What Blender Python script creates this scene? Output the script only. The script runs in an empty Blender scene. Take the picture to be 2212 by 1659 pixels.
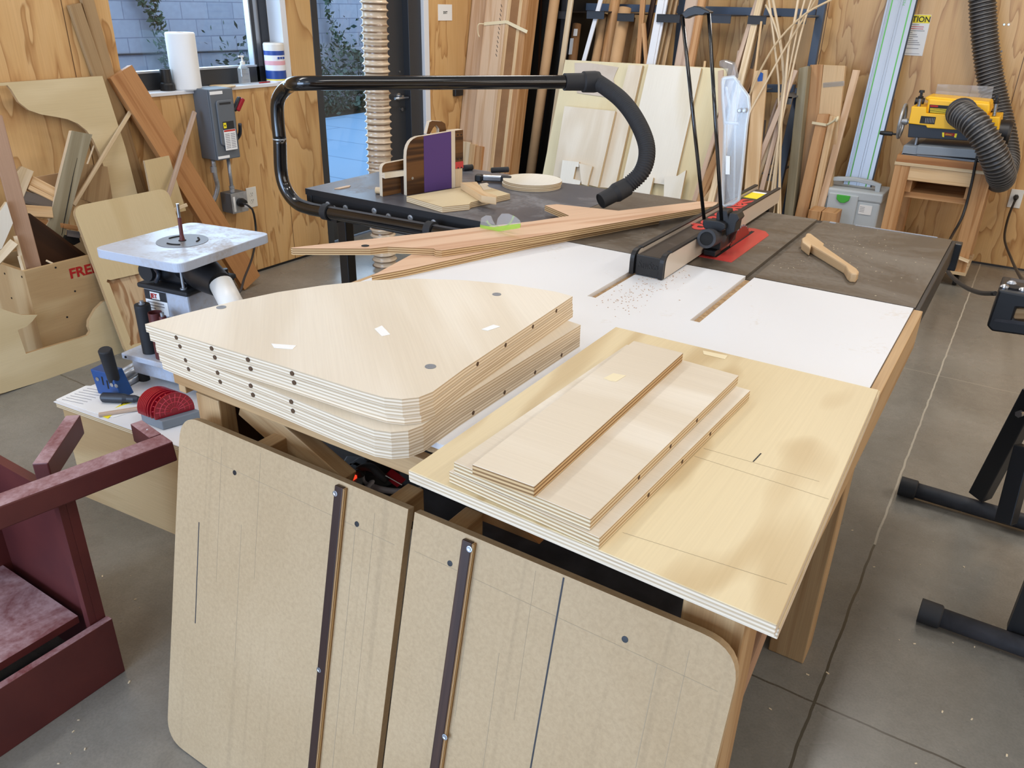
import bpy, math, random
from mathutils import Vector, Matrix
random.seed(7)
V = Vector
scn = bpy.context.scene
COL = scn.collection
PI = math.pi
# ------------------------------------------------------------------ camera (2212 x 1659)
F, CX, CY, H = 1717.0, 1106.0, 829.5, 1.55
YAW, PIT, ROL = math.radians(-32.09), math.radians(25.77), math.radians(-1.493)
_f = V((math.sin(YAW)*math.cos(PIT), math.cos(YAW)*math.cos(PIT), -math.sin(PIT)))
_r = V((math.cos(YAW), -math.sin(YAW), 0)); _d = _f.cross(_r)
CR = math.cos(ROL)*_r + math.sin(ROL)*_d
CD = -math.sin(ROL)*_r + math.cos(ROL)*_d
EYE = V((0, 0, H))
cam = bpy.data.cameras.new('camera'); cam.sensor_width = 36; cam.lens = 36*F/2212; cam.clip_end = 60; cam.clip_start = .02
co = bpy.data.objects.new('camera', cam); COL.objects.link(co)
co.matrix_world = Matrix(((CR.x, -CD.x, -_f.x, 0), (CR.y, -CD.y, -_f.y, 0), (CR.z, -CD.z, -_f.z, H), (0, 0, 0, 1)))
scn.camera = co

def ray(u, v): return CR*((u-CX)/F) + CD*((v-CY)/F) + _f
def P(u, v, x=None, y=None, z=None):
    "the point of a wall, floor or table plane seen at that place of the photograph"
    d = ray(u, v)
    t = x/d.x if x is not None else y/d.y if y is not None else (z-H)/d.z
    return EYE + d*t
def PL(u, v, pt, n):
    d = ray(u, v); return EYE + d*(n.dot(pt-EYE)/n.dot(d))

# ------------------------------------------------------------------ materials
def S(r, g, b): return tuple(((c/255+.055)/1.055)**2.4 if c > 10 else c/255/12.92 for c in (r, g, b)) + (1,)
class N:
    def __init__(s, name):
        s.m = bpy.data.materials.new(name); s.m.use_nodes = True; s.t = s.m.node_tree
        s.b = s.t.nodes['Principled BSDF']
    def new(s, ty, **kw):
        n = s.t.nodes.new(ty)
        for k, v in kw.items(): setattr(n, k, v)
        return n
    def link(s, a, b): s.t.links.new(a, b)
    def math(s, op, a, b=None, c=None):
        n = s.new('ShaderNodeMath', operation=op)
        for i, x in enumerate((a, b, c)):
            if x is None: continue
            if hasattr(x, 'links'): s.link(x, n.inputs[i])
            else: n.inputs[i].default_value = x
        return n.outputs[0]
    def ramp(s, fac, stops):
        n = s.new('ShaderNodeValToRGB'); e = n.color_ramp.elements
        while len(e) < len(stops): e.new(.5)
        for el, (p, c) in zip(e, stops): el.position = p; el.color = c
        s.link(fac, n.inputs[0]); return n.outputs[0]
    def mix(s, fac, a, b, mode='MIX'):
        n = s.new('ShaderNodeMix', data_type='RGBA', blend_type=mode)
        for i, x in ((0, fac), (6, a), (7, b)):
            if hasattr(x, 'links'): s.link(x, n.inputs[i])
            else: n.inputs[i].default_value = x
        return n.outputs[2]
    def coord(s, kind='UV', scale=(1, 1, 1), rand=True):
        c = s.new('ShaderNodeTexCoord').outputs[kind]
        mp = s.new('ShaderNodeMapping'); mp.inputs['Scale'].default_value = scale
        if rand:
            oi = s.new('ShaderNodeObjectInfo'); a = s.new('ShaderNodeVectorMath', operation='ADD')
            m = s.new('ShaderNodeMath', operation='MULTIPLY'); m.inputs[1].default_value = 13.7
            s.link(oi.outputs['Random'], m.inputs[0])
            cb = s.new('ShaderNodeCombineXYZ'); s.link(m.outputs[0], cb.inputs[0]); s.link(m.outputs[0], cb.inputs[1])
            s.link(c, a.inputs[0]); s.link(cb.outputs[0], a.inputs[1]); c = a.outputs[0]
        s.link(c, mp.inputs['Vector']); return mp.outputs[0]
    def noise(s, vec, scale=1, detail=2, dist=0, rough=.5):
        n = s.new('ShaderNodeTexNoise'); n.inputs['Scale'].default_value = scale; n.inputs['Detail'].default_value = detail
        n.inputs['Distortion'].default_value = dist; n.inputs['Roughness'].default_value = rough
        s.link(vec, n.inputs['Vector']); return n.outputs['Fac']
    def bump(s, h, st, dist=.002):
        b = s.new('ShaderNodeBump'); b.inputs['Strength'].default_value = st; b.inputs['Distance'].default_value = dist
        s.link(h, b.inputs['Height']); s.link(b.outputs[0], s.b.inputs['Normal'])
    def col(s, c):
        if hasattr(c, 'links'): s.link(c, s.b.inputs['Base Color'])
        else: s.b.inputs['Base Color'].default_value = c
    def set(s, rough=.5, metal=0, spec=.5):
        s.b.inputs['Roughness'].default_value = rough; s.b.inputs['Metallic'].default_value = metal
        s.b.inputs['Specular IOR Level'].default_value = spec; return s.m
def plain(name, c, rough=.5, metal=0, spec=.5, c2=None, sc=6, fine=0):
    n = N(name)
    if c2:
        f = n.noise(n.coord('Object', (sc, sc, sc)), 1, 5, .3, .6)
        k = n.ramp(f, [(.35, c), (.68, c2)])
        n.col(k)
    else: n.col(c)
    if fine: n.bump(n.noise(n.coord('Object'), fine, 2), .35, .001)
    return n.set(rough, metal, spec)
def wood(name, c1, c2, ring=16, st=(.9, 7), lo=.35, hi=.9, rough=.55, fib=.25, tone=None):
    "grain runs along U; flowing bands, fine fibres, a slow change of tone"
    n = N(name)
    a = n.noise(n.coord('UV', (st[0], st[1], 1)), 1, 3, .4)
    w = n.math('MULTIPLY_ADD', n.math('SINE', n.math('MULTIPLY', a, ring*2*PI/3)), .5, .5)
    k = n.ramp(w, [(lo, c1), (hi, c2)])
    fb = n.noise(n.coord('UV', (5, 260, 1)), 1, 3)
    k = n.mix(fib, k, n.ramp(fb, [(.3, (.55, .5, .45, 1)), (.7, (1, 1, 1, 1))]), 'MULTIPLY')
    big = n.noise(n.coord('UV', (.8, 2.2, 1)), 1, 2)
    k = n.mix(.5, k, n.ramp(big, [(.3, (.82, .79, .76, 1)), (.7, (1.0, 1.0, 1.0, 1))]), 'MULTIPLY')
    if tone:
        oi = n.new('ShaderNodeObjectInfo')
        k = n.mix(1, k, n.ramp(oi.outputs['Random'], [(0, (1-tone, 1-tone, 1-tone*1.1, 1)), (1, (1, 1, 1, 1))]), 'MULTIPLY')
    n.col(k); return n.set(rough, 0, .35)
def plyedge(name, light, dark, per=.0058, rough=.7):
    n = N(name)
    sx = n.new('ShaderNodeSeparateXYZ'); n.link(n.coord('UV', (1, 1, 1), False), sx.inputs[0])
    w = n.math('MULTIPLY_ADD', n.math('SINE', n.math('MULTIPLY', sx.outputs[1], 2*PI/per)), .5, .5)
    k = n.ramp(w, [(.25, light), (.8, dark)])
    v = n.noise(n.coord('UV', (9, 700, 1)), 1, 3)
    k = n.mix(.5, k, n.ramp(v, [(.28, (.5, .42, .36, 1)), (.45, (1, 1, 1, 1))]), 'MULTIPLY')
    n.col(k); return n.set(rough, 0, .2)

fir_wall = None
def make_wall_ply():
    n = N('fir plywood lining')
    a = n.noise(n.coord('UV', (.6, 3.0, 1), False), 1, 4, .5)
    w = n.math('FRACT', n.math('MULTIPLY', a, 11))
    k = n.ramp(w, [(0, S(219, 180, 126)), (.6, S(214, 173, 117)), (.88, S(194, 150, 98)), (.95, S(176, 131, 80)), (1, S(215, 178, 126))])
    fb = n.noise(n.coord('UV', (3, 150, 1), False), 1, 3)
    k = n.mix(.3, k, n.ramp(fb, [(.3, (.7, .62, .5, 1)), (.7, (1, 1, 1, 1))]), 'MULTIPLY')
    bg = n.noise(n.coord('UV', (.7, 1.4, 1), False), 1, 3)
    k = n.mix(.6, k, n.ramp(bg, [(.3, (.86, .8, .74, 1)), (.65, (1, 1, 1, 1))]), 'MULTIPLY')
    sx = n.new('ShaderNodeSeparateXYZ'); n.link(n.coord('UV', (1, 1, 1), False), sx.inputs[0])
    seam = n.math('LESS_THAN', n.math('PINGPONG', n.math('ADD', sx.outputs[1], .20), .61), .0022)
    k = n.mix(seam, k, S(96, 66, 40)); n.col(k)
    return n.set(.42, 0, .4)
def make_floor():
    n = N('polished concrete')
    c = n.coord('Object', (1, 1, 1), False)
    a = n.noise(c, 1.1, 7, .3, .62); b = n.noise(c, 26, 4, .2, .7); d = n.noise(c, 160, 2)
    k = n.ramp(a, [(.3, S(118, 114, 105)), (.55, S(138, 134, 125)), (.75, S(156, 152, 144))])
    k = n.mix(.35, k, n.ramp(b, [(.3, (.62, .62, .62, 1)), (.7, (1, 1, 1, 1))]), 'MULTIPLY')
    k = n.mix(.25, k, n.ramp(d, [(.35, (.6, .6, .6, 1)), (.6, (1, 1, 1, 1))]), 'MULTIPLY')
    sx = n.new('ShaderNodeSeparateXYZ'); n.link(c, sx.inputs[0])
    wob = n.math('MULTIPLY', n.math('SUBTRACT', n.noise(c, 9, 3), .5), .012)
    lx = n.math('LESS_THAN', n.math('ABSOLUTE', n.math('ADD', n.math('ADD', sx.outputs[0], .113), wob)), .0035)
    ly = n.math('LESS_THAN', n.math('PINGPONG', n.math('ADD', n.math('SUBTRACT', sx.outputs[1], 1.629), wob), 1.17), .003)
    far = n.math('GREATER_THAN', sx.outputs[1], 2.4)
    k = n.mix(ly, k, n.mix(far, S(88, 82, 72), S(150, 144, 132)))
    k = n.mix(lx, k, n.mix(far, S(84, 78, 66), S(176, 170, 156)))
    n.col(k)
    rg = n.ramp(n.noise(c, 3, 5), [(.3, (.17, .17, .17, 1)), (.7, (.36, .36, .36, 1))])
    n.link(rg, n.b.inputs['Roughness']); n.b.inputs['Specular IOR Level'].default_value = .5
    return n.m
def make_block():
    n = N('grey concrete block')
    bt = n.new('ShaderNodeTexBrick'); n.link(n.coord('UV', (1, 1, 1), False), bt.inputs['Vector'])
    bt.inputs['Color1'].default_value = S(176, 178, 186); bt.inputs['Color2'].default_value = S(164, 166, 176); bt.inputs['Mortar'].default_value = S(138, 140, 152)
    for k_, v_ in (('Scale', 1), ('Mortar Size', .006), ('Brick Width', .41), ('Row Height', .205)): bt.inputs[k_].default_value = v_
    f = n.noise(n.coord('UV', (14, 14, 1), False), 1, 4)
    k = n.mix(.4, bt.outputs[0], n.ramp(f, [(.3, (.75, .75, .75, 1)), (.7, (1, 1, 1, 1))]), 'MULTIPLY')
    n.col(k); return n.set(.9, 0, .1)
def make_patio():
    n = N('smooth paving with painted sky tint')
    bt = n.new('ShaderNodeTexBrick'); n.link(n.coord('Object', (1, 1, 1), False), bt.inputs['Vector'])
    bt.inputs['Color1'].default_value = S(150, 186, 214); bt.inputs['Color2'].default_value = S(142, 180, 210); bt.inputs['Mortar'].default_value = S(104, 140, 172)  # blue of the reflected sky is put into the paving colour
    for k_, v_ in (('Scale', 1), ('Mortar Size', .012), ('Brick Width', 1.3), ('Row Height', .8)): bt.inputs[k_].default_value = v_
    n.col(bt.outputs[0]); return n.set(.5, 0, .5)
def make_dusty(name, base, dust, rough, amt=(.5, .72), sc=3.5, strk=(1, 1), metal=0):
    n = N(name)
    c = n.coord('Object', (sc*strk[0], sc*strk[1], sc), False)
    a = n.noise(c, 1, 8, .6, .68); b = n.noise(n.coord('Object', (90, 90, 90), False), 1, 2)
    f = n.math('MULTIPLY', a, n.math('MULTIPLY_ADD', b, .5, .75))
    k = n.ramp(f, [(amt[0], base), (amt[1], dust)]); n.col(k)
    n.link(n.ramp(f, [(amt[0], (rough,)*3+(1,)), (amt[1], (.8,)*3+(1,))]), n.b.inputs['Roughness'])
    n.b.inputs['Metallic'].default_value = metal; return n.m
def make_clear(name, tint, gloss=.12, haze=.1, hc=(.9, .92, .95, 1), fk=1, ro=.03):
    n = N(name); o = n.t.nodes['Material Output']; n.t.nodes.remove(n.b)
    tr = n.new('ShaderNodeBsdfTransparent'); tr.inputs[0].default_value = tint
    gl = n.new('ShaderNodeBsdfGlossy'); gl.inputs['Roughness'].default_value = ro
    df = n.new('ShaderNodeBsdfDiffuse'); df.inputs[0].default_value = hc
    fr = n.new('ShaderNodeFresnel'); fr.inputs[0].default_value = 1.45
    m1 = n.new('ShaderNodeMixShader'); m1.inputs[0].default_value = haze; n.link(tr.outputs[0], m1.inputs[1]); n.link(df.outputs[0], m1.inputs[2])
    m2 = n.new('ShaderNodeMixShader'); ge = n.new('ShaderNodeNewGeometry'); n.link(n.math('MULTIPLY', n.math('MULTIPLY_ADD', fr.outputs[0], fk, gloss), n.math('SUBTRACT', 1.0, ge.outputs['Backfacing'])), m2.inputs[0]); n.link(m1.outputs[0], m2.inputs[1]); n.link(gl.outputs[0], m2.inputs[2])
    n.link(m2.outputs[0], o.inputs[0]); return n.m
def make_mdf():
    n = N('worn MDF')
    a = n.noise(n.coord('UV', (2.4, 2.4, 1)), 1, 5, .3, .6); b = n.noise(n.coord('UV', (120, 120, 1)), 1, 4, .4, .7)
    s_ = n.noise(n.coord('UV', (.9, 46, 1)), 1, 4)
    k = n.ramp(a, [(.3, S(182, 156, 120)), (.7, S(192, 167, 132))])
    k = n.mix(.4, k, n.ramp(b, [(.3, (.66, .63, .58, 1)), (.62, (1, 1, 1, 1))]), 'MULTIPLY')
    k = n.mix(.3, k, n.ramp(s_, [(.28, (.66, .66, .66, 1)), (.42, (1, 1, 1, 1))]), 'MULTIPLY')
    n.col(k); return n.set(.6, 0, .3)

def ribbed(name, c, ridge, pitch, rough):
    n = N(name); sx = n.new('ShaderNodeSeparateXYZ'); n.link(n.coord('UV', (1, 1, 1), False), sx.inputs[0])
    k = n.ramp(n.math('FRACT', n.math('DIVIDE', sx.outputs[0], pitch)), [(.10, ridge), (.20, c), (.82, c), (.92, ridge)]); n.col(k); return n.set(rough, 0, .6)
m = dict(
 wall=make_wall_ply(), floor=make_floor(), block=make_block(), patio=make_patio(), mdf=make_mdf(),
 ceil=plain('white ceiling paint', S(226, 226, 224), .9), white_paint=plain('white paint', S(222, 224, 228), .5),
 birch=wood('birch veneer', S(236, 224, 200), S(224, 208, 178), 9, (.7, 3.2), .3, .95, .5, .12),
 birch_y=wood('yellow birch veneer', S(224, 206, 166), S(206, 183, 140), 16, (.9, 2.8), .5, .98, .45, .12),
 birch_p=wood('pale birch veneer', S(230, 220, 202), S(220, 207, 185), 7, (.6, 4), .3, .95, .5, .12),
 birch_t=wood('tan birch veneer', S(226, 207, 166), S(214, 193, 150), 8, (.8, 3.5), .3, .95, .55, .12), birch_o=wood('aged plywood veneer', S(212, 190, 146), S(204, 180, 134), 6, (.8, 4), .3, .9, .5, .15),
 sheet=wood('pale whitewood veneer', S(236, 232, 220), S(226, 218, 198), 6, (.5, 2.2), .3, .9, .5, .12),
 edge=plyedge('plywood edge', S(226, 208, 176), S(176, 146, 106)), edge_w=plyedge('pale plywood edge', S(232, 217, 194), S(198, 176, 146)),
 edge_d=plyedge('dark plywood edge', S(210, 178, 132), S(140, 106, 70), .006),
 binply=wood('bin plywood', S(206, 178, 134), S(188, 156, 112), 8, (.7, 4), .3, .9, .5, .2),
 sheet_y=wood('yellowish whitewood veneer', S(228, 216, 178), S(218, 202, 160), 6, (.5, 2.2), .3, .9, .5, .12), pinkply=wood('pinkish fir plywood', S(226, 190, 158), S(206, 162, 128), 10, (.6, 9), .35, .95, .6, .3),
 fir=wood('fir timber', S(206, 160, 112), S(182, 132, 84), 12, (.5, 12), .35, .95, .55, .35, .12),
 fir_pale=wood('pale fir timber', S(230, 198, 154), S(212, 172, 124), 12, (.5, 14), .35, .95, .55, .3, .1),
 fir_pink=wood('pinkish softwood', S(232, 202, 170), S(216, 180, 144), 12, (.5, 14), .35, .95, .55, .3, .08),
 fir_red=wood('reddish brown fir', S(190, 138, 88), S(166, 112, 66), 10, (.5, 10), .35, .95, .5, .35),
 redwood=wood('reddish stud', S(176, 140, 112), S(152, 114, 88), 10, (.5, 14), .35, .95, .6, .3),
 poplar=wood('grey green poplar', S(166, 158, 134), S(148, 138, 112), 8, (.5, 12), .35, .95, .55, .25, .05),
 tanwood=wood('tan hardwood', S(178, 148, 108), S(156, 124, 86), 10, (.5, 16), .35, .95, .55, .3, .15),
 whitewood=wood('whitewood strip', S(232, 212, 180), S(214, 190, 152), 9, (.5, 16), .35, .95, .55, .25, .08),
 mauve=wood('pale mauve hardwood', S(204, 180, 160), S(186, 160, 140), 9, (.5, 16), .35, .95, .55, .25, .1),
 maple=wood('maple', S(224, 196, 156), S(206, 172, 128), 8, (.6, 8), .35, .95, .5, .2),
 walnut=wood('walnut ply face', S(112, 74, 38), S(66, 40, 18), 16, (.6, 12), .3, .9, .4, .4),
 darkwood=wood('very dark wood', S(64, 38, 20), S(46, 26, 14), 10, (.5, 10), .35, .95, .5, .3),
 greywood=wood('weathered grey wood', S(110, 100, 92), S(90, 82, 76), 10, (.5, 14), .35, .95, .6, .3),
 dirtyply=wood('stained rough plywood', S(212, 184, 146), S(170, 130, 92), 16, (2.5, 8), .3, .8, .7, .4),
 leg=wood('table leg softwood', S(198, 164, 120), S(178, 140, 96), 12, (.5, 12), .35, .95, .5, .35),
 particle=plain('particle board', S(196, 164, 122), .85, c2=S(150, 116, 78), sc=120),
 kraft=plain('kraft cardboard', S(190, 152, 110), .75, c2=S(178, 140, 98), sc=5),
 kraft_d=plain('brown wrapping paper', S(150, 108, 68), .7, c2=S(130, 92, 56), sc=5),
 melamine=make_dusty('white melamine', S(226, 227, 229), S(206, 194, 178), .38, (.62, .86), 4, (1.6, .8)),
 iron=make_dusty('worn cast iron', S(88, 78, 66), S(128, 118, 104), .34, (.42, .8), 3.2, (.7, 1.4)),
 blacktop=make_dusty('dusty black laminate', S(82, 83, 90), S(160, 158, 158), .36, (.5, .86), 3.0, (1, 1.3)),
 black=plain('black plastic', S(22, 22, 24), .45), blackgloss=plain('gloss black enamel', S(14, 14, 15), .12, spec=.7),
 blackmetal=plain('black powder coat', S(28, 28, 30), .42), blackvoid=plain('black laminate', S(9, 8, 8), .75),
 rubber=plain('black rubber', S(34, 34, 36), .7), greydust=plain('dusty black', S(62, 62, 66), .6, c2=S(40, 40, 44), sc=14),
 steel=plain('steel', S(176, 180, 186), .28, 1), galv=plain('galvanised steel', S(186, 190, 194), .38, .6, c2=S(160, 164, 170), sc=30),
 alu=plain('anodised aluminium', S(176, 182, 190), .38, .5), tanplastic=plain('tan slick facing', S(198, 184, 168), .3),
 chan=make_dusty('brown black steel', S(54, 48, 44), S(120, 108, 96), .4, (.55, .95), 7),
 red=plain('red plastic', S(196, 62, 56), .35), redtext=plain('red print', S(214, 62, 60), .4), redink=plain('red stencil paint', S(168, 22, 20), .6),
 crimson=plain('crimson plastic', S(150, 18, 34), .3), darkred=plain('dark red black plate', S(66, 30, 26), .35), webred=plain('lighter crimson web', S(206, 60, 74), .4), bladered=plain('dark red coating', S(132, 40, 34), .35),
 yellow=plain('yellow machine paint', S(246, 190, 28), .4), yellowlabel=plain('yellow label', S(246, 226, 40), .5),
 navy=plain('dark navy steel', S(38, 44, 54), .45), greycast=plain('grey cast base', S(134, 144, 154), .5),
 bluesteel=plain('blue grey rack paint', S(70, 86, 108), .5), jigblue=plain('blue plastic', S(30, 72, 130), .4),
 box=plain('light grey plastic', S(188, 196, 200), .45), green=plain('green plastic', S(70, 176, 60), .45), greenline=plain('green strip', S(98, 184, 90), .5),
 sander=make_dusty('white machine enamel', S(184, 192, 206), S(168, 160, 154), .3, (.45, .75), 6), pvc=plain('white pvc', S(226, 222, 214), .35),
 grey=plain('grey plastic', S(124, 132, 140), .5), elec=plain('grey enamel switchgear', S(96, 102, 108), .45), paper=plain('white paper', S(236, 236, 234), .8),
 papergrey=plain('grey print', S(150, 150, 154), .8), pencil=plain('pencil grey', S(168, 150, 122), .8), ink=plain('black print', S(36, 36, 38), .7), almond=plain('white outlet plastic', S(226, 224, 216), .4),
 burg=plain('burgundy paint', S(92, 40, 38), .5, c2=S(82, 34, 34), sc=9), dustburg=make_dusty('burgundy paint with sanding dust', S(112, 56, 58), S(172, 142, 146), .55, (.35, .62), 7),
 rawfir=plain('raw orange wood', S(190, 124, 72), .6), purple=plain('purple abrasive sheet', S(84, 56, 112), .8), tape=plain('masking tape', S(228, 214, 178), .7),
 canw=plain('white canister', S(234, 236, 240), .4), canb=plain('blue wrap', S(36, 72, 150), .4), canp=plain('pink print', S(226, 168, 176), .5),
 hose=ribbed('beige hose plastic', S(208, 186, 158), S(128, 104, 82), .036, .22), ribblack=ribbed('dusty ribbed black hose', S(34, 34, 36), S(104, 102, 100), .022, .4), hosewire=plain('hose rib', S(150, 128, 104), .4),
 glass=make_clear('window glass', (.93, .96, .98, 1), .02, 0), clear=make_clear('clear polycarbonate', (.9, .92, .93, 1), .02, .17, (.86, .88, .9, 1), .6, .14), clearrib=make_clear('milky clear rib', (.9, .92, .93, 1), .06, .5, (.9, .91, .93, 1), 1, .1), oldpaper=plain('old masking paper', S(204, 192, 178), .8, c2=S(192, 178, 162), sc=8), dullsteel=plain('dull steel plate', S(128, 130, 134), .5, .3),
 clearfilm=make_clear('clear sheet', (.86, .88, .9, 1), .05, .12), limeclear=make_clear('lime tinted lens', (.7, .95, .35, 1), .06, .35, (.6, .9, .2, 1)),
 liquid=make_clear('clear bottle', (.9, .95, .98, 1), .08, .2), ivy=plain('dark leaf', S(62, 92, 66), .6, c2=S(40, 66, 48), sc=30), shrub=plain('shrub leaf', S(70, 92, 74), .6, c2=S(44, 62, 50), sc=20),
 frame=plain('dark bronze frame', S(48, 50, 54), .4), cord=plain('black cord', S(24, 23, 24), .5), greycord=plain('grey cable', S(176, 174, 180), .45),
 chip=plain('wood chips', S(222, 204, 172), .9), rust=plain('brown dust', S(190, 156, 128), .95), hole=plain('dark bore', S(84, 62, 42), .9), screw=plain('black screw', S(26, 26, 28), .4),
 runner=wood('dark phenolic strip', S(74, 52, 42), S(58, 40, 34), 8, (.6, 40), .3, .9, .35, .3), lamp_red=plain('lit red rocker', S(255, 90, 60), .4),
 bark=plain('dusty cloth', S(70, 58, 44), .95, c2=S(40, 32, 26), sc=30), tapeblue=plain('blue masking tape', S(36, 88, 168), .6), roof=plain('lamp housing', S(220, 220, 220), .5))
m['lamp_red'].node_tree.nodes['Principled BSDF'].inputs['Emission Color'].default_value = S(255, 70, 40)
m['lamp_red'].node_tree.nodes['Principled BSDF'].inputs['Emission Strength'].default_value = 1.0

# ------------------------------------------------------------------ mesh helpers
class MB:
    def __init__(s): s.v, s.f, s.uv, s.mi, s.sm = [], [], [], [], []
    def face(s, pts, uvs, mi=0, sm=False):
        i = len(s.v); s.v += [V(p) for p in pts]; s.f.append(tuple(range(i, i+len(pts)))); s.uv.append(list(uvs)); s.mi.append(mi); s.sm.append(sm)
    def prism(s, pts, ext, mi=(0, 1), g=None, cap=(1, 1)):
        "planar outline PTS (the front face), swept by EXT away from the viewer"
        pts = [V(p) for p in pts]; ext = V(ext); nn = V((0, 0, 0))
        for a, b in zip(pts, pts[1:]+pts[:1]): nn += a.cross(b)
        nn.normalize()
        if nn.dot(ext) > 0: pts.reverse(); nn = -nn
        g = V(g) if g is not None else max(((b-a) for a, b in zip(pts, pts[1:]+pts[:1])), key=lambda e: e.length)
        g = (g-nn*g.dot(nn)).normalized(); h = nn.cross(g)
        uv = [(p.dot(g), p.dot(h)) for p in pts]
        if cap[0]: s.face(pts, uv, mi[0])
        if cap[1]: s.face([p+ext for p in reversed(pts)], list(reversed(uv)), mi[0])
        L = 0; t = ext.length
        for a, b in zip(pts, pts[1:]+pts[:1]):
            l = (b-a).length; s.face([a+ext, b+ext, b, a], [(L, t), (L+l, t), (L+l, 0), (L, 0)], mi[1]); L += l
        return s
    def box(s, c, d, ax=None, mi=0):
        c = V(c); d = V(d); A = ax or (V((1, 0, 0)), V((0, 1, 0)), V((0, 0, 1)))
        for i in range(3):
            j, k = (i+1) % 3, (i+2) % 3
            for sg in (1, -1):
                q = [(1, 1), (-1, 1), (-1, -1), (1, -1)]
                if sg < 0: q.reverse()
                pts = [c+A[i]*(sg*d[i]/2)+A[j]*(a*d[j]/2)+A[k]*(b*d[k]/2) for a, b in q]
                uv = [(a*d[j]/2, b*d[k]/2+i*.37) for a, b in q] if d[j] >= d[k] else [(b*d[k]/2, a*d[j]/2+i*.37) for a, b in q]
                s.face(pts, uv, mi)
        return s
    def bb(s, x0, x1, y0, y1, z0, z1, mi=0): return s.box(((x0+x1)/2, (y0+y1)/2, (z0+z1)/2), (x1-x0, y1-y0, z1-z0), None, mi)
    def bar(s, p1, p2, w, t, nrm=(0, -1, 0), mi=0, deep=True):
        p1 = V(p1); p2 = V(p2); X = (p2-p1).normalized(); n = V(nrm); Z = (n-X*n.dot(X)).normalized(); Y = Z.cross(X)
        return s.box((p1+p2)/2-(Z*t/2 if deep else Z*0), ((p2-p1).length, w, t), (X, Y, Z), mi)
    def tube(s, path, r, n=12, mi=0, cap=True, closed=False):
        path = [V(p) for p in path]; K = len(path); R = r if hasattr(r, '__len__') else [r]*K
        T = [(path[min(i+1, K-1)]-path[max(i-1, 0)]).normalized() for i in range(K)]
        u = T[0].orthogonal().normalized(); rings = []; L = 0
        for i in range(K):
            u = (u-T[i]*u.dot(T[i])).normalized(); w = T[i].cross(u)
            if i: L += (path[i]-path[i-1]).length
            rings.append(([path[i]+(u*math.cos(2*PI*k/n)+w*math.sin(2*PI*k/n))*R[i] for k in range(n)], L))
        base = len(s.v)
        for rr, _ in rings: s.v += rr
        for i in range(K-1):
            for k in range(n):
                k2 = (k+1) % n; a = base+i*n
                s.f.append((a+k, a+k2, a+n+k2, a+n+k)); l0, l1 = rings[i][1], rings[i+1][1]
                v0, v1 = k/n*2*PI*R[i], (k+1)/n*2*PI*R[i]
                s.uv.append([(l0, v0), (l0, v1), (l1, v1), (l1, v0)]); s.mi.append(mi); s.sm.append(True)
        if cap:
            for idx, rev in ((0, True), (K-1, False)):
                o = [base+idx*n+k for k in range(n)]
                s.f.append(tuple(reversed(o) if rev else o)); s.uv.append([(0, 0)]*n); s.mi.append(mi); s.sm.append(False)
        return s
    def lathe(s, prof, o, ax=(0, 0, 1), n=20, mi=0):
        "profile (radius, height) pairs along AX; sharp where two pairs share a place"
        o = V(o); ax = V(ax).normalized(); u = ax.orthogonal().normalized(); w = ax.cross(u)
        dr = [u*math.cos(2*PI*k/n)+w*math.sin(2*PI*k/n) for k in range(n)]
        ring = [[o+ax*h+d*max(r, 1e-4) for d in dr] for r, h in prof]
        for a, b in zip(ring, ring[1:]):
            base = len(s.v); s.v += a+b; l = (a[0]-b[0]).length
            for k in range(n):
                k2 = (k+1) % n; s.f.append((base+k, base+k2, base+n+k2, base+n+k)); s.uv.append([(0, k/n), (0, (k+1)/n), (l, (k+1)/n), (l, k/n)]); s.mi.append(mi); s.sm.append(True)
        for rr, rev in ((ring[0], True), (ring[-1], False)):
            s.face(list(reversed(rr)) if rev else rr, [(0, 0)]*n, mi)
        return s
    def build(s, name, mats, parent=None, org=None):
        me = bpy.data.meshes.new(name)
        if parent is not None: org = parent_loc(parent)
        elif org is None:
            lo = [min(p[i] for p in s.v) for i in range(3)]; hi = [max(p[i] for p in s.v) for i in range(3)]
            org = V(((lo[0]+hi[0])/2, (lo[1]+hi[1])/2, lo[2]))
        me.from_pydata([tuple(p-org) for p in s.v], [], s.f)
        uvl = me.uv_layers.new(name='UVMap'); i = 0
        for q in s.uv:
            for c in q: uvl.data[i].uv = c; i += 1
        me.polygons.foreach_set('material_index', s.mi); me.polygons.foreach_set('use_smooth', s.sm)
        for k in (mats if isinstance(mats, (list, tuple)) else [mats]): me.materials.append(m[k])
        o = bpy.data.objects.new(name, me); COL.objects.link(o)
        if parent is not None: o.parent = parent
        else: o.location = org
        return o
def parent_loc(p):
    l = V((0, 0, 0))
    while p is not None: l += p.location; p = p.parent
    return l
def tag(o, label=None, cat=None, group=None, kind=None):
    for k, v_ in (('label', label), ('category', cat), ('group', group), ('kind', kind)):
        if v_: o[k] = v_
    return o
def thing(name, loc, label, cat, group=None):
    o = bpy.data.objects.new(name, None); o.empty_display_size = .05; o.location = V(loc); COL.objects.link(o)
    return tag(o, label, cat, group)
def bevel(o, w=.002, seg=2):
    b = o.modifiers.new('edge', 'BEVEL'); b.width = w; b.segments = seg; b.limit_method = 'ANGLE'; b.angle_limit = math.radians(40); return o
def weld(o):
    w = o.modifiers.new('weld', 'WELD'); w.merge_threshold = 1e-5; return o
def dusttop(o, lim=.7):
    for p in o.data.polygons:
        if p.normal.z > lim: p.material_index = 1
    return o
def soft(o, w=.002, seg=2): weld(o); return bevel(o, w, seg)
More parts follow.
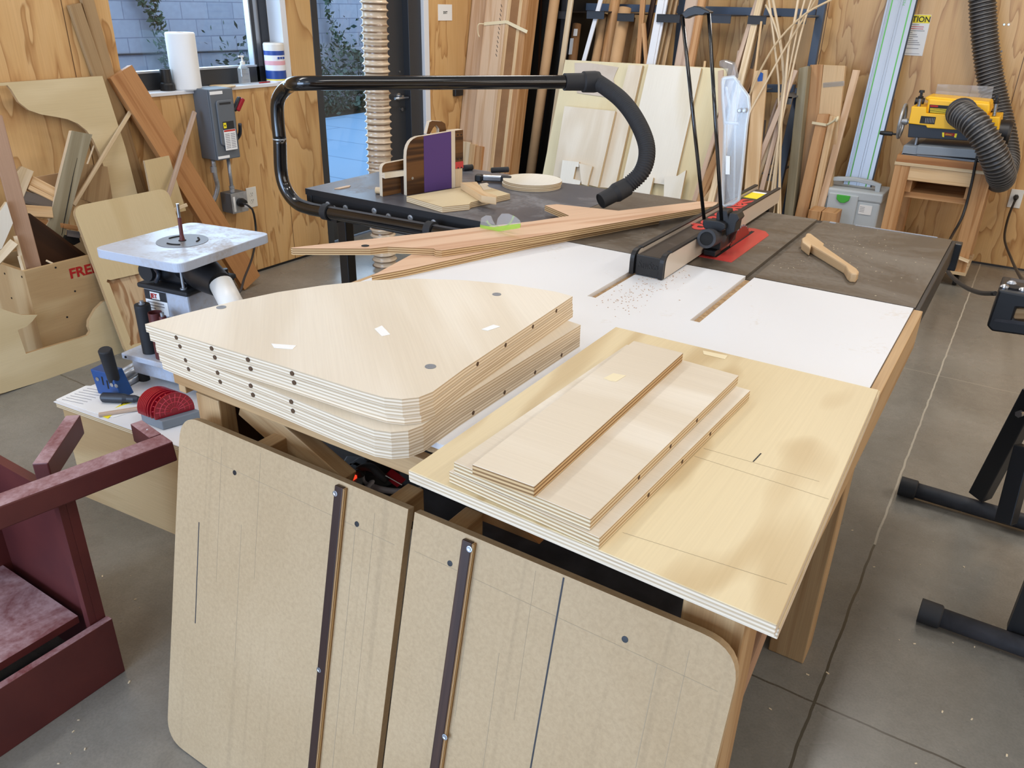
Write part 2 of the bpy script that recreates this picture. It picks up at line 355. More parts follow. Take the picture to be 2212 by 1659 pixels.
def text(s, size, at, xd, yd, mat, parent, ext=.0004, name='lettering', align='LEFT', bold=0, sx=1):
    c = bpy.data.curves.new(name, 'FONT'); c.body = s; c.size = size; c.extrude = ext; c.align_x = align; c.offset = bold
    c.materials.append(m[mat]); o = bpy.data.objects.new(name, c); COL.objects.link(o); bpy.context.view_layer.update()
    me = bpy.data.meshes.new_from_object(o.evaluated_get(bpy.context.evaluated_depsgraph_get())); bpy.data.objects.remove(o); me.name = name
    o = bpy.data.objects.new(name, me); COL.objects.link(o)
    x = V(xd).normalized(); y = V(yd); y = (y-x*y.dot(x)).normalized(); z = x.cross(y)
    a = V(at); o.parent = parent
    if parent is not None: a = a-parent_loc(parent)
    o.matrix_basis = Matrix(((x.x*sx, y.x, z.x, a.x), (x.y*sx, y.y, z.y, a.y), (x.z*sx, y.z, z.z, a.z), (0, 0, 0, 1)))
    return o
def smooth_path(pts, step=.01):
    pts = [V(p) for p in pts]; out = []; q = [2*pts[0]-pts[1]]+pts+[2*pts[-1]-pts[-2]]
    for i in range(1, len(q)-2):
        a, b, c, d = q[i-1:i+3]; n = max(2, int((c-b).length/step))
        for k in range(n):
            t = k/n; out.append(.5*((2*b)+(c-a)*t+(2*a-5*b+4*c-d)*t*t+(3*b-a-3*c+d)*t**3))
    out.append(pts[-1]); return out
def even(path, step):
    out = [path[0]]; need = step
    for a, b in zip(path, path[1:]):
        l = (b-a).length; pos = 0
        while l-pos >= need: pos += need; out.append(a+(b-a)*(pos/l)); need = step
        need -= l-pos
    return out
def corrugated(pts, r, pitch, depth, prof=(1, 1, .0, .0), n=20):
    k = len(prof); p = even(smooth_path(pts, .006), pitch/k)
    return MB().tube(p, [r-depth*(1-prof[i % k]) for i in range(len(p))], n)
def rrect(pts, rad, n=6):
    "round the corners of an outline; RAD one radius or a list"
    pts = [V(p) for p in pts]; K = len(pts); out = []
    for i in range(K):
        r = rad[i] if hasattr(rad, '__len__') else rad
        p, a, b = pts[i], pts[i-1], pts[(i+1) % K]
        if r <= 0: out.append(p); continue
        u = (a-p).normalized(); w = (b-p).normalized()
        for k in range(n+1):
            t = k/n; s0 = p+u*r; s1 = p+w*r
            q = (1-t)**2*s0+2*t*(1-t)*(p*.30+(s0+s1)*.35)+t*t*s1 if False else (1-t)**2*s0+2*t*(1-t)*p+t*t*s1
            out.append(q)
    return out
def struct(name, mb, mats): return tag(mb.build(name, mats, None, V((0, 0, 0))), kind='structure')
def A(x, y): return (x*.271248, y*.271248)
def B_(x, y): return (550+x*.271248, y*.271248)
def C_(x, y): return (1100+x*.271248, y*.271248)
def D_(x, y): return (1612+x*.271248, y*.271248)
def E_(x, y): return (x*.271248, 380+y*.271248)
def F_(x, y): return (550+x*.271248, 350+y*.271248)
def G_(x, y): return (1100+x*.271248, 350+y*.271248)
def Q_(x, y): return (1612+x*.271248, 350+y*.271248)
def I_(x, y): return (x*.271248, 750+y*.271248)
def K_(x, y): return (1100+x*.271248, 750+y*.271248)
def R_(x, y): return (1080+x*.126582, y*.126582)
def s_(x, y): return (1560+x*.108499, y*.108499)
def s2(x, y): return (1560+x*.108499, 180+y*.108499)
def a2(x, y): return (x*.144665, 240+y*.144665)
def b2(x, y): return (x*.108499, 460+y*.108499)
def t5(x, y): return (1440+x*.126582, 380+y*.126582)
def j3(x, y): return (810+x*.126582, 240+y*.126582)
def k3(x, y): return (180+x*.126582, 740+y*.126582)
def h3(x, y): return (280+x*.126582, 560+y*.126582)
def p5(x, y): return (1900+x*.126582, 170+y*.126582)
UP, XX, YY = V((0, 0, 1)), V((1, 0, 0)), V((0, 1, 0))
T = .90
# ------------------------------------------------------------------ the room
XW, YB, CZ = -3.85, 6.18, 3.7
b = MB(); b.box((-.0, 1.0, -.05), (8.2, 11, .1)); struct('floor', b, 'floor')
def wall_uv(mb):
    "plywood grain runs up the wall"
    return mb
def wallface(b, x0, x1, y0, y1, z0, z1):
    b.bb(x0, x1, y0, y1, z0, z1)
def fix_wall_uv(b):
    for i, f in enumerate(b.f):
        p = [b.v[k] for k in f]; nn = (p[1]-p[0]).cross(p[2]-p[1])
        a = 1 if abs(nn.x) >= max(abs(nn.y), abs(nn.z)) else 0
        b.uv[i] = [(q.z, q[a]) for q in p]
wy0, wy1, wz0, wz1 = 2.47, 3.555, 1.075, 2.35
dy0, dy1, dz1 = 3.765, 4.885, 2.45
b = MB()
for y0, y1, z0, z1 in ((-4, wy0, 0, CZ), (wy0, wy1, 0, wz0), (wy0, wy1, wz1, CZ), (wy1, dy0, 0, CZ), (dy0, dy1, dz1, CZ), (dy1, YB, 0, CZ)): b.bb(-4.02, XW, y0, y1, z0, z1)
fix_wall_uv(b); struct('wall_left', b, 'wall')
b = MB(); b.bb(-4.02, 4, YB, YB+.15, 0, CZ); fix_wall_uv(b); struct('wall_back', b, 'wall')
b = MB(); b.bb(4, 4.15, -4, YB+.15, 0, CZ); fix_wall_uv(b); struct('wall_right', b, 'wall')
b = MB()
for x0, x1, z0, z1 in ((-4.02, -3.6, 0, CZ), (2.2, 4.15, 0, CZ), (-3.6, 2.2, 3.0, CZ)): b.bb(x0, x1, -4.15, -4, z0, z1)
fix_wall_uv(b); struct('wall_front', b, 'wall')
b = MB(); b.bb(-4.02, 4.15, -4.15, YB+.15, CZ, CZ+.12); struct('ceiling', b, 'ceil')
# window in the left wall: dark frame, white returns, pane
w = bpy.data.objects.new('window_1', None); COL.objects.link(w); w.location = (-3.95, 3.0, wz0); tag(w, kind='structure')
b = MB()
for y0, y1, z0, z1 in ((wy0, wy0+.05, wz0, wz1), (3.405, 3.425, wz0, wz1), (3.47, wy1-.03, wz0, wz1), (wy0, wy1, wz0, 1.165), (wy0, wy1, wz1-.06, wz1)): b.bb(-4.02, -3.96, y0, y1, z0, z1)
soft(b.build('frame', 'frame', w), .003)
b = MB(); b.bb(-4.012, -3.975, 3.425, 3.47, wz0, wz1); b.bb(-4.005, -3.955, wy0+.05, 3.405, 1.165, 1.175); b.bb(-4.005, -3.965, 3.396, 3.405, 1.165, wz1); b.build('glazing_bead', 'alu', w)
b = MB(); b.bb(-3.995, -3.991, wy0+.05, 3.40, 1.165, wz1-.06); b.build('pane', 'glass', w)
b = MB(); b.bb(-3.96, XW+.004, wy1-.03, wy1+.012, wz0, wz1); b.bb(-3.96, XW+.012, wy0-.02, wy1-.03, wz0-.012, wz0+.006); soft(b.build('sill', 'white_paint', w), .002)
# glazed door
d = bpy.data.objects.new('door_1', None); COL.objects.link(d); d.location = (-3.93, 4.3, 0); tag(d, kind='structure')
b = MB(); b.bb(-4.0, XW+.004, dy0, dy0+.052, 0, dz1); b.bb(-4.0, -3.87, 4.70, 4.84, 0, dz1); b.bb(-4.0, XW, dy0, 4.84, dz1-.06, dz1); soft(b.build('frame', 'frame', d), .002)
b = MB(); b.bb(-3.985, -3.925, dy0+.052, dy0+.075, .02, dz1-.06); b.bb(-3.985, -3.925, 4.50, 4.70, .02, dz1-.06); b.bb(-3.985, -3.925, dy0+.05, 4.70, .02, .25); b.bb(-3.985, -3.925, dy0+.05, 4.70, dz1-.2, dz1-.06); soft(b.build('leaf', 'frame', d), .003)
b = MB(); b.bb(-3.945, -3.918, 4.478, 4.50, .25, dz1-.2); b.build('gasket', 'black', d)
b = MB(); b.bb(-3.958, -3.954, dy0+.075, 4.50, .25, dz1-.2); b.build('pane', 'glass', d)
b = MB(); b.bb(-3.99, XW+.006, 4.84, dy1+.01, 0, dz1); soft(b.build('jamb_return', 'white_paint', d), .002)
h = P(862, 211, x=-3.90)
b = MB(); b.lathe([(.024, 0), (.024, .008), (.011, .009), (.011, .045)], (-3.925, h.y+.02, h.z+.005), XX); b.tube([(-3.88, h.y+.075, h.z-.002), (-3.88, h.y-.07, h.z)], .009, 10); b.lathe([(.012, 0), (.012, .012)], (-3.925, h.y+.05, h.z-.085), XX); b.lathe([(.006, 0), (.006, .008)], (-3.925, h.y+.04, h.z+.17), XX)
b.build('lever_handle', 'steel', d)
b = MB(); b.bb(XW, XW+.006, 2.0, dy0, 0, .012); b.bb(XW, XW+.006, dy1, YB, 0, .012); b.bb(XW, XW+.006, -4, 2.0, 0, .012); struct('baseboard_left', b, 'blackvoid')
b = MB(); b.bb(XW+.01, 4, YB-.008, YB, 0, .012); struct('baseboard_back', b, 'greydust')
# outside: paving, block wall, creeper, shrubs
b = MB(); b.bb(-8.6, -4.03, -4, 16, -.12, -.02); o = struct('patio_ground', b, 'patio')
b = MB(); b.bb(-9.9, -9.65, -6, 20, -.2, 4.6)
for i, f in enumerate(b.f): b.uv[i] = [(b.v[k].y, b.v[k].z) for k in f]
o = struct('wall_outside', b, 'block')
def leafmass(name, mat, gen, n, size, label, cat):
    b = MB()
    for i in range(n):
        c, nn = gen(i); u = V((random.uniform(-1, 1), random.uniform(-1, 1), random.uniform(-1, 1))).normalized()
        q = u.orthogonal().normalized(); q = (q+V(nn)*.6).normalized(); w_ = u.cross(q); s = size*random.uniform(.6, 1.3)
        b.face([c+u*s, c+w_*s*.6, c-u*s, c-w_*s*.6], [(0, 0)]*4)
    return tag(b.build(name, mat), label, cat, None, 'stuff')
def strand(pts, wd, per):
    pp = even(smooth_path(pts, .05), .02)
    def g(i):
        p = pp[random.randrange(len(pp))]; return p+V((random.uniform(.07, .13), random.gauss(0, wd), random.gauss(0, wd))), V((1, 0, 0))
    return g, int(len(pp)*per)
def OW(u, v): return P(u, v, x=-9.62)
for pts, wd, lab in (([OW(270, -60), OW(310, 30), OW(335, 90), OW(350, 150)], .05, 'left strand of creeper hanging on the block wall seen through the window'),
                     ([OW(310, -60), OW(335, 40), OW(352, 90), OW(365, 150)], .05, 'right strand of creeper hanging on the block wall seen through the window'),
                     ([OW(690, -60), OW(700, 20), OW(716, 75), OW(728, 100), OW(760, 118), OW(790, 140)], .07, 'creeper climbing the block wall seen through the glass door')):
    g, n = strand(pts, wd*.8, 2.2); leafmass('ivy', 'ivy', g, n, .045, lab, 'creeper')
g, n = strand([OW(696, 130), OW(725, 112), OW(760, 128), OW(780, 150)], .26, 3); leafmass('creeper_foliage', 'ivy', g, n, .035, 'thin spreading creeper low on the block wall beside the corrugated hose', 'creeper')
b = MB(); b.bb(-9.62, -8.6, -6, 20, -.2, -.05); struct('ground_bed', b, 'bark')
def g(i): return V((max(-9.45, -9.0+random.gauss(0, .22)), random.uniform(7.2, 11.5), abs(random.gauss(0, .40)))), V((1, 0, 0))
leafmass('shrub_foliage', 'shrub', g, 4200, .045, 'low dark green shrubs along the foot of the outside block wall', 'shrub')
b = MB(); b.tube([OW(230, 119), OW(570, 108)], .012, 6); struct('trim_1', b, 'frame')
# light: the ceiling lamps, the open door behind the camera, the sky
def area(name, loc, rot, sx, sy, power, col):
    l = bpy.data.lights.new(name, 'AREA'); l.shape = 'RECTANGLE'; l.size = sx; l.size_y = sy; l.energy = power; l.color = col
    o = bpy.data.objects.new(name, l); COL.objects.link(o); o.location = loc; o.rotation_euler = rot; return o
WARM = (1, .965, .92)
k = 0
for x in (-2.6, -.4, 2.0):
    for y in (-1.6, 1.3, 4.2):
        b = MB(); b.bb(x-.16, x+.16, y-.62, y+.62, CZ-.62, CZ-.54); b.bb(x-.01, x+.01, y-.4, y-.38, CZ-.54, CZ); b.bb(x-.01, x+.01, y+.38, y+.4, CZ-.54, CZ)
        tag(b.build('ceiling_lamp', 'roof'), 'long white strip lamp hanging from the ceiling', 'ceiling lamp', 'ceiling strip lamps')
        area('strip_light', (x, y, CZ-.63), (0, 0, 0), .3, 1.2, 15.5 if y < 3 else 31, WARM)
area('daylight_front', (-2.0, -3.95, 1.5), (math.radians(90), 0, math.radians(0)), 3.0, 2.8, 265, (.50, .69, 1))
area('fill_light_right', (3.95, 2.6, 2.0), (0, math.radians(90), 0), 1.8, 5.0, 78, (1, .97, .92))  # added fill that brightens the left wall; no window stands here
area('daylight_door', (-4.3, 4.2, 1.4), (0, math.radians(-90), 0), 2.3, 1.0, 26, (.6, .8, 1))
area('daylight_window', (-4.3, 3.0, 1.75), (0, math.radians(-90), 0), 1.1, 1.0, 22, (.6, .8, 1))
wd = bpy.data.worlds.new('sky'); scn.world = wd; wd.use_nodes = True
wd.node_tree.nodes['Background'].inputs[0].default_value = (.56, .74, 1, 1); wd.node_tree.nodes['Background'].inputs[1].default_value = 2.3
scn.view_settings.view_transform = 'Standard'; scn.view_settings.look = 'None'; scn.view_settings.gamma = 1; scn.view_settings.exposure = -.12
scn.view_settings.use_curve_mapping = False
scn.cycles.use_denoising = True; scn.cycles.max_bounces = 8; scn.cycles.transparent_max_bounces = 16; scn.cycles.sample_clamp_indirect = 6
scn.cycles.caustics_reflective = False; scn.cycles.caustics_refractive = False
# ------------------------------------------------------------------ outfeed table
x0, x1, y0, y1 = -1.35, -.15, .885, 2.064
t = thing('outfeed_table', (-.75, 1.47, 0), 'square white-topped wooden outfeed table with two routed slots, joined to the saw', 'table')
b = MB(); b.bb(x0, x1, y0, y1, .878, .889)
b2_ = MB()
for a, c, e, f in ((x0, -.834, y0, y1), (-.834, -.811, y0, 1.667), (-.811, -.565, y0, y1), (-.565, -.542, y0, 1.66), (-.542, x1, y0, y1)): b2_.bb(a, c, e, f, .889, T)
top = b2_.build('tabletop', 'melamine', t)
b.build('tabletop_core', 'particle', t)
b = MB(); b.bb(x0, x1+.02, .862, .884, .834, .876); o = soft(b.build('apron', 'leg', t), .002)
b = MB(); b.bb(x1+.001, x1+.022, .884, y1, .80, .897); soft(b.build('apron', 'leg', t), .002)
b = MB(); b.bb(x0-.022, x0, .884, y1, .80, .897); soft(b.build('apron', 'leg', t), .002)
b = MB(); q = P(889, 976, y=.861); b.lathe([(.006, 0), (.006, .003), (.002, .004)], q, (0, -1, 0), 10); b.build('screw', 'screw', t)
for a, c in ((.896, .992), (1.742, 1.832)):
    b = MB(); b.bb(-.262, -.17, a, c, 0, .80); soft(b.build('leg', 'leg', t), .003)
b = MB(); b.bb(-1.342, -1.27, .90, .94, 0, .80); soft(b.build('leg', 'leg', t), .003)
b = MB(); b.bb(-1.342, -1.25, 1.742, 1.832, 0, .80); soft(b.build('leg', 'leg', t), .003)
b = MB(); b.bb(-1.346, -1.31, .941, 1.14, .05, .80); b.build('side_board', 'darkwood', t)
b = MB(); b.bar(P(520, 870, y=.93), P(735, 1060, y=.93), .07, .035, (0, -1, 0)); soft(b.build('brace', 'leg', t), .002)
b = MB(); b.bar(P(575, 880, y=1.25), P(760, 1040, y=1.25), .12, .035, (0, -1, 0)); b.build('brace', 'leg', t)
b = MB(); b.bar((-.205, .995, .30), (-.205, 1.74, .66), .07, .03, (1, 0, 0)); b.build('brace', 'redwood', t)
b = MB(); b.bar((-.75, 1.1, .62), (-.27, 1.1, .35), .09, .03, (0, -1, 0)); b.build('brace', 'fir_red', t)
b = MB(); b.bb(-1.30, -.27, 1.02, 1.74, .575, .597); b.build('lower_shelf', 'greydust', t)
# things on the lower shelf
sh = .597
def SH(u, v, h=0): return P(u, v, z=sh+h)
b = MB(); b.bar(SH(772, 985, .05), SH(725, 1075, .05), .05, .045, UP)
o = thing('power_strip', SH(750, 1030), 'grey metal power strip with lit red rocker under the outfeed table', 'power strip')
soft(b.build('housing', 'elec', o), .004)
b = MB(); q = SH(760, 1031, .052); b.bb(q.x-.009, q.x+.009, q.y-.006, q.y+.006, q.z-.002, q.z+.005); b.build('rocker_switch', 'lamp_red', o)
for u, v in ((768, 1010), (776, 1000)):
    q = SH(u, v, .052); b = MB(); b.bb(q.x-.014, q.x+.014, q.y-.016, q.y+.016, q.z-.002, q.z+.002); soft(b.build('outlet', 'black', o), .003)
b = MB(); b.tube(smooth_path([SH(776, 1015, .06), SH(790, 1008, .075), SH(806, 1012, .08), SH(822, 1028, .07), SH(836, 1038, .06)]), .009, 10)
o = thing('tagged_plug', SH(830, 1030), 'black plug and cord wearing a red warning tag under the outfeed table', 'plug')
b.build('cord', 'rubber', o); b = MB(); b.bar(SH(768, 1012, .065), SH(782, 1009, .07), .022, .02, UP); soft(b.build('plug_body', 'rubber', o), .004)
b = MB(); b.prism([SH(846, 1012, .075), SH(876, 1035, .075), SH(858, 1051, .06), SH(829, 1029, .06)], (0, 0, -.002)); b.build('tag', 'crimson', o)
b = MB(); b.bar(SH(833, 1027, .0775), SH(868, 1047, .0775), .0015, .001, UP); b.build('tag_line', 'paper', o)
b = MB(); b.tube(smooth_path([SH(781, 1020, .04), SH(788, 1038, .02), SH(806, 1052, .012), SH(840, 1060, .012), SH(880, 1062, .012), SH(910, 1058, .012)]), .007, 10); tag(b.build('cable', 'greycord'), 'pale grey cable curving along the shelf under the outfeed table', 'cable')
b = MB(); b.tube(smooth_path([SH(790, 1057, .012), SH(802, 1043, .02), SH(815, 1028, .03)]), .006, 10); tag(b.build('cable', 'greycord'), 'short grey cable crossing the longer one under the outfeed table', 'cable')
b = MB(); b.tube(smooth_path([SH(800, 990, .03), SH(830, 985, .05), SH(860, 1000, .06), SH(845, 1025, .03), SH(810, 1022, .02), SH(806, 1000, .02), SH(835, 990, .03)]), .008, 10); tag(b.build('coiled_cord', 'rubber'), 'black cord coiled on the shelf under the outfeed table', 'cord')
b = MB(); b.lathe([(.03, 0), (.05, .01), (.045, .035), (.02, .055), (.004, .06)], SH(815, 1035), UP, 16); tag(b.build('rubber_bulb', 'rubber'), 'round black rubber piece beside the grey cable under the table', 'part')

# ------------------------------------------------------------------ MDF panels leaning on the table
LT = math.tan(math.radians(13)); LP, LN = V((0, .855, .775)), V((0, -1, LT)).normalized()
def ML(x, z): return V((x, .855-(.775-z)*LT, z))
LUP = (ML(0, 1)-ML(0, 0)).normalized()
def mdf_panel(xa, xb, rads, label, xs, screws_r, screws, cleat, extra):
    o = thing('mdf_sled', ML((xa+xb)/2, 0), label, 'panel')
    b = MB(); b.prism(rrect([ML(xa, .772), ML(xb, .772), ML(xb, .004), ML(xa, .004)], rads, 8), -LN*.016, (0, 0), LUP)
    for (x, za, zb, w_) in extra: b.bar(ML(x, za)+LN*.0004, ML(x+.004, zb)+LN*.0004, w_, .0005, LN, 1)
    b.build('panel', ['mdf', 'greydust'], o)
    b = MB(); b.bar(ML(xs, .765)+LN*.009, ML(xs, .02)+LN*.009, .02, .009, LN); r_ = soft(b.build('runner_strip', 'runner', o), .002)
    b = MB(); b.bar(ML(xs+.0117, .764)+LN*.0085, ML(xs+.0117, .02)+LN*.0085, .0034, .0085, LN); b.build('runner_side', 'edge_d', o)
    for u, v in screws_r:
        q = PL(u, v, LP+LN*.009, LN); b = MB(); b.lathe([(.0055, 0), (.0055, .0008), (.0035, .0009), (.002, .0005)], q, LN, 12); b.build('runner_screw', 'steel', o)
    for u, v in screws:
        q = PL(u, v, LP, LN); b = MB(); b.lathe([(.0052, 0), (.0052, .0006), (.002, .0007)], q, LN, 12); b.build('screw', 'screw', o)
    for (x, za, zb, w_) in ((xa+.13, .74, .45, .0008), (xa+.2, .6, .3, .001), (xa+.24, .76, .5, .0007), (xb-.11, .7, .1, .0012), (xb-.07, .74, .3, .0008)):
        b = MB(); b.bar(ML(x, za)+LN*.0003, ML(x+.006, zb)+LN*.0003, w_, .0003, LN); b.build('pencil_line', 'pencil', o)
    b = MB(); b.bar(ML(xa+.01, .705)+LN*.0003, ML(xb-.02, .700)+LN*.0003, .0008, .0003, LN); b.build('pencil_line', 'pencil', o)
    for cx in cleat:
        c = ML(cx, .755)-LN*.016; b = MB(); b.bb(cx-.018, cx+.018, c.y+.004, c.y+.075, .70, .752); soft(b.build('cleat', 'leg', o), .002)
    return o
mdf_panel(-1.336, -.736, [.06, 0, 0, .06], 'left of two large MDF sleds, one dark strip and a long black scratch', -.886, [(724, 1066), (689, 1447)], [(507, 1021), (771, 1132)], (-1.13, -.79), ((-1.262, .56, .33, .0024),))
mdf_panel(-.722, -.158, [0, .06, .06, 0], 'right of two large MDF sleds, one dark strip and a dark vertical groove', -.607, [(1014, 1186), (961, 1592)], [(972, 1217), (1350, 1381)], (-.66,), ((-.434, .768, .05, .0028),))

# ------------------------------------------------------------------ stack of curved plywood panels
hs, n = .016, 6
outl = [(313, 700), (600, 787), (760, 838), (790, 847), (830, 858), (868, 862), (905, 858), (935, 846), (1003, 796), (1237, 640), (1200, 630), (1100, 614), (1000, 605), (900, 602), (812, 605), (700, 616), (600, 631), (500, 652), (400, 677)]
ref = [P(u, v, z=T+hs*n) for u, v in outl]
offs = [(.012, -.010, -.070), (.012, -.010, -.068), (.011, -.009, -.069), (.0, .005, -.002), (.001, .0, -.001), (0, 0, 0)]
tips = [.010, .006, .0, .012, .006, 0]
labs = ['bottom panel of the stack of curved plywood panels', 'second plywood panel from the bottom of the curved stack', 'third plywood panel from the bottom of the curved stack', 'plywood panel set back in the middle of the curved stack', 'second plywood panel from the top of the curved stack', 'top panel of the curved plywood stack, carrying three tape scraps']
cen = sum(ref, V((0, 0, 0)))/len(ref)
fr_ = (ref[1]-ref[0]).normalized(); rt = (ref[9]-ref[8]).normalized()
for i in range(n):
    dx, dy, ang = offs[i]; z = T+hs*(i+1)
    R = Matrix.Rotation(ang, 3, 'Z'); sh_ = V((dx, dy, 0))
    pts = [R @ V((p.x-cen.x, p.y-cen.y, 0))+V((cen.x, cen.y, z))+sh_ for p in ref]
    pts = [p+fr_*(tips[i]*max(0, 1-(p-pts[0]).length/.35)) for p in pts]
    o = thing('curved_plywood', (cen.x, cen.y, z-hs), labs[i], 'panel', 'stacked curved plywood panels')
    b = MB(); b.prism(pts, (0, 0, -hs+.0004), (0, 1), rt+V((-.8, -.2, 0))); b.build('panel', ['birch_p', 'edge_w'], o)
    if i in (1, 2, 4, 5):
        for f in (.16, .335, .505, .70):
            q = pts[0].lerp(pts[3], f+(.012 if i < 3 else 0))+V((0, 0, -hs*.5)); nn = fr_.cross(UP); MB().lathe([(.0042, -.001), (.0042, .0003)], q, nn, 10).build('dowel_hole', 'hole', o)
    if i in (5, 0):
        for f in (.1, .33, .58, .82):
            q = pts[8].lerp(pts[9], f)+V((0, 0, -hs*.5)); MB().lathe([(.0042, -.001), (.0042, .0003)], q, rt.cross(UP), 10).build('dowel_hole', 'hole', o)
    if i == 5:
        for u, v in ((478, 664), (930, 792), (1073, 636)):
            q = P(u, v, z=z); b = MB(); b.lathe([(.0095, 0), (.0095, .0007), (.004, .0008), (.003, .0003)], q, UP, 16); b.build('threaded_insert', 'dullsteel', o)
        for tp in (((586, 742), (640, 746), (632, 754), (592, 751)), ((809, 710), (825, 703), (843, 722), (825, 726)), ((1040, 711), (1066, 701), (1081, 705), (1054, 714))):
            b = MB(); b.prism([P(u, v, z=z+.0008) for u, v in tp], (0, 0, -.0006)); b.build('tape_scrap', 'paper', o)

# ------------------------------------------------------------------ flat boards at the front corner
def sheet(name, px, z, t_, mats, label, cat, g, off=(0, 0), group=None):
    pts = [P(u, v, z=z)+V((off[0], off[1], 0)) for u, v in px]
    o = thing(name, sum(pts, V((0, 0, 0)))/len(pts)-V((0, 0, t_)), label, cat, group)
    b = MB(); b.prism(pts, (0, 0, -t_+.0003), (0, 1), g); soft(b.build('board', mats, o), .0008, 1); return o
big = ((1330, 706), (1898, 842), (1678, 1350), (882, 1015))
sheet('plywood_board', big, T+.018, .018, ['birch_y', 'edge_w'], 'lower of the two big birch plywood boards overhanging the table corner', 'board', XX, (.004, -.003))
o = sheet('plywood_board', big, T+.036, .018, ['birch_y', 'edge_w'], 'upper of the two big birch plywood boards, three narrow boards lying on it', 'board', YY)
zz = T+.036
b = MB(); b.prism([P(u, v, z=zz+.0006) for u, v in ((1518, 757), (1572, 768), (1566, 776), (1520, 765))], (0, 0, -.0005)); b.build('tape_label', 'tape', o)
MB().bar(P(1627, 997, z=zz+.0004), P(1644, 979, z=zz+.0004), .0018, .0004, UP).build('dark_splinter', 'ink', o)
for p_, q_ in (((1520, 968), (1770, 1040)), ((1500, 985), (1790, 1078)), ((1345, 1150), (1700, 1262))): MB().bar(P(*p_, z=zz+.0003), P(*q_, z=zz+.0003), .0004, .0002, UP).build('pencil_line', 'pencil', o)
def para(a, b_, c): return (a, b_, c, None)
def strip(fl, fr, br, z, label, edge):
    FL, FR, BR = (P(*q, z=z) for q in (fl, fr, br)); BL = FL+BR-FR
    o = thing('plywood_strip', (FL+FR+BR+BL)/4-V((0, 0, .018)), label, 'board', 'narrow plywood boards on the front corner')
    b = MB(); b.prism([FL, FR, BR, BL], (0, 0, -.0177), (0, 1), FR-FL); soft(b.build('board', ['birch_p', edge], o), .0007, 1); return o, FL, FR, BR
o, a, c, e = strip((970, 1018), (1295, 1162), (1621, 843), zz+.018, 'lowest and widest-set of three narrow plywood boards, four bores along its edge', 'edge')
for f in (.26, .47, .67): MB().lathe([(.0035, -.001), (.0035, .0003)], c.lerp(e, f)-V((0, 0, .009)), (e-c).cross(UP), 10).build('dowel_hole', 'hole', o)
o, a, c, e = strip((980, 998), (1276, 1121), (1596, 811), zz+.036, 'middle of three narrow plywood boards on the front corner', 'edge')
for f in (.26, .46, .65): MB().lathe([(.0035, -.001), (.0035, .0003)], c.lerp(e, f)-V((0, 0, .009)), (e-c).cross(UP), 10).build('dowel_hole', 'hole', o)
o, a, c, e = strip((1020, 1003), (1154, 1051), (1476, 762), zz+.054, 'topmost of three narrow plywood boards, with a scrap of masking tape', 'edge_d')
b = MB(); z = zz+.0545; b.prism([P(u, v, z=z) for u, v in ((1303, 817), (1325, 806), (1352, 811), (1331, 824), (1320, 823))], (0, 0, -.0004)); b.build('tape_scrap', 'tape', o)

# ------------------------------------------------------------------ table saw
sx0, sx1, sy0, sy1 = -1.262, -.147, 2.07, 2.835
saw = thing('table_saw', (-.7, 2.45, 0), 'cast iron table saw with red throat plate and raised clear guard', 'table saw')
b = MB()
for a, c in ((sx0, -.834), (-.812, -.565), (-.543, sx1)): b.bb(a, c, sy0, sy1, T-.042, T)
b.bb(-.836, -.81, sy0, sy1, T-.042, T-.011); b.bb(-.567, -.541, sy0, sy1, T-.042, T-.011)
b.build('table_top', 'iron', saw)
b = MB(); b.bb(sx1, sx1+.012, sy0-.0, sy1, T-.075, T-.004); soft(b.build('side_rail', 'black', saw), .002)
b = MB(); b.bb(-1.3, sx1+.03, sy1+.003, sy1+.045, T-.10, T-.012); soft(b.build('front_rail', 'blackmetal', saw), .003)
b = MB(); b.bb(-.52, -.50, sy1-.018, sy1-.006, T, T+.0015); b.bb(-.44, -.19, sy1-.004, sy1+.002, T-.012, T+.0012); b.build('scale_strip', 'alu', saw)
b = MB(); b.bb(-1.0, -.42, 2.14, 2.76, .06, T-.045); soft(b.build('cabinet', 'blackmetal', saw), .004)
b = MB(); pts = [(-.748, 2.16), (-.637, 2.16), (-.637, 2.52), (-.66, 2.56), (-.70, 2.575), (-.748, 2.56)]
b.prism([V((x, y, T+.0012)) for x, y in pts], (0, 0, -.004)); b.build('throat_plate', 'red', saw)
b = MB(); b.bb(-.699, -.688, 2.18, 2.535, T, T+.0018); b.build('blade_slot', 'blackvoid', saw)
b = MB(); cz, cy_, rb = T-.078, 2.40, .127; pts = []
for k in range(160):
    a = 2*PI*k/160; ph = k % 4; r = rb*(1 if ph == 0 else .985 if ph == 1 else .945 if ph == 2 else .955); pts.append(V((-.6915, cy_+r*math.cos(a), cz+r*math.sin(a))))
b.prism(pts, (-.0025, 0, 0), (0, 1)); b.build('saw_blade', ['bladered', 'steel'], saw)
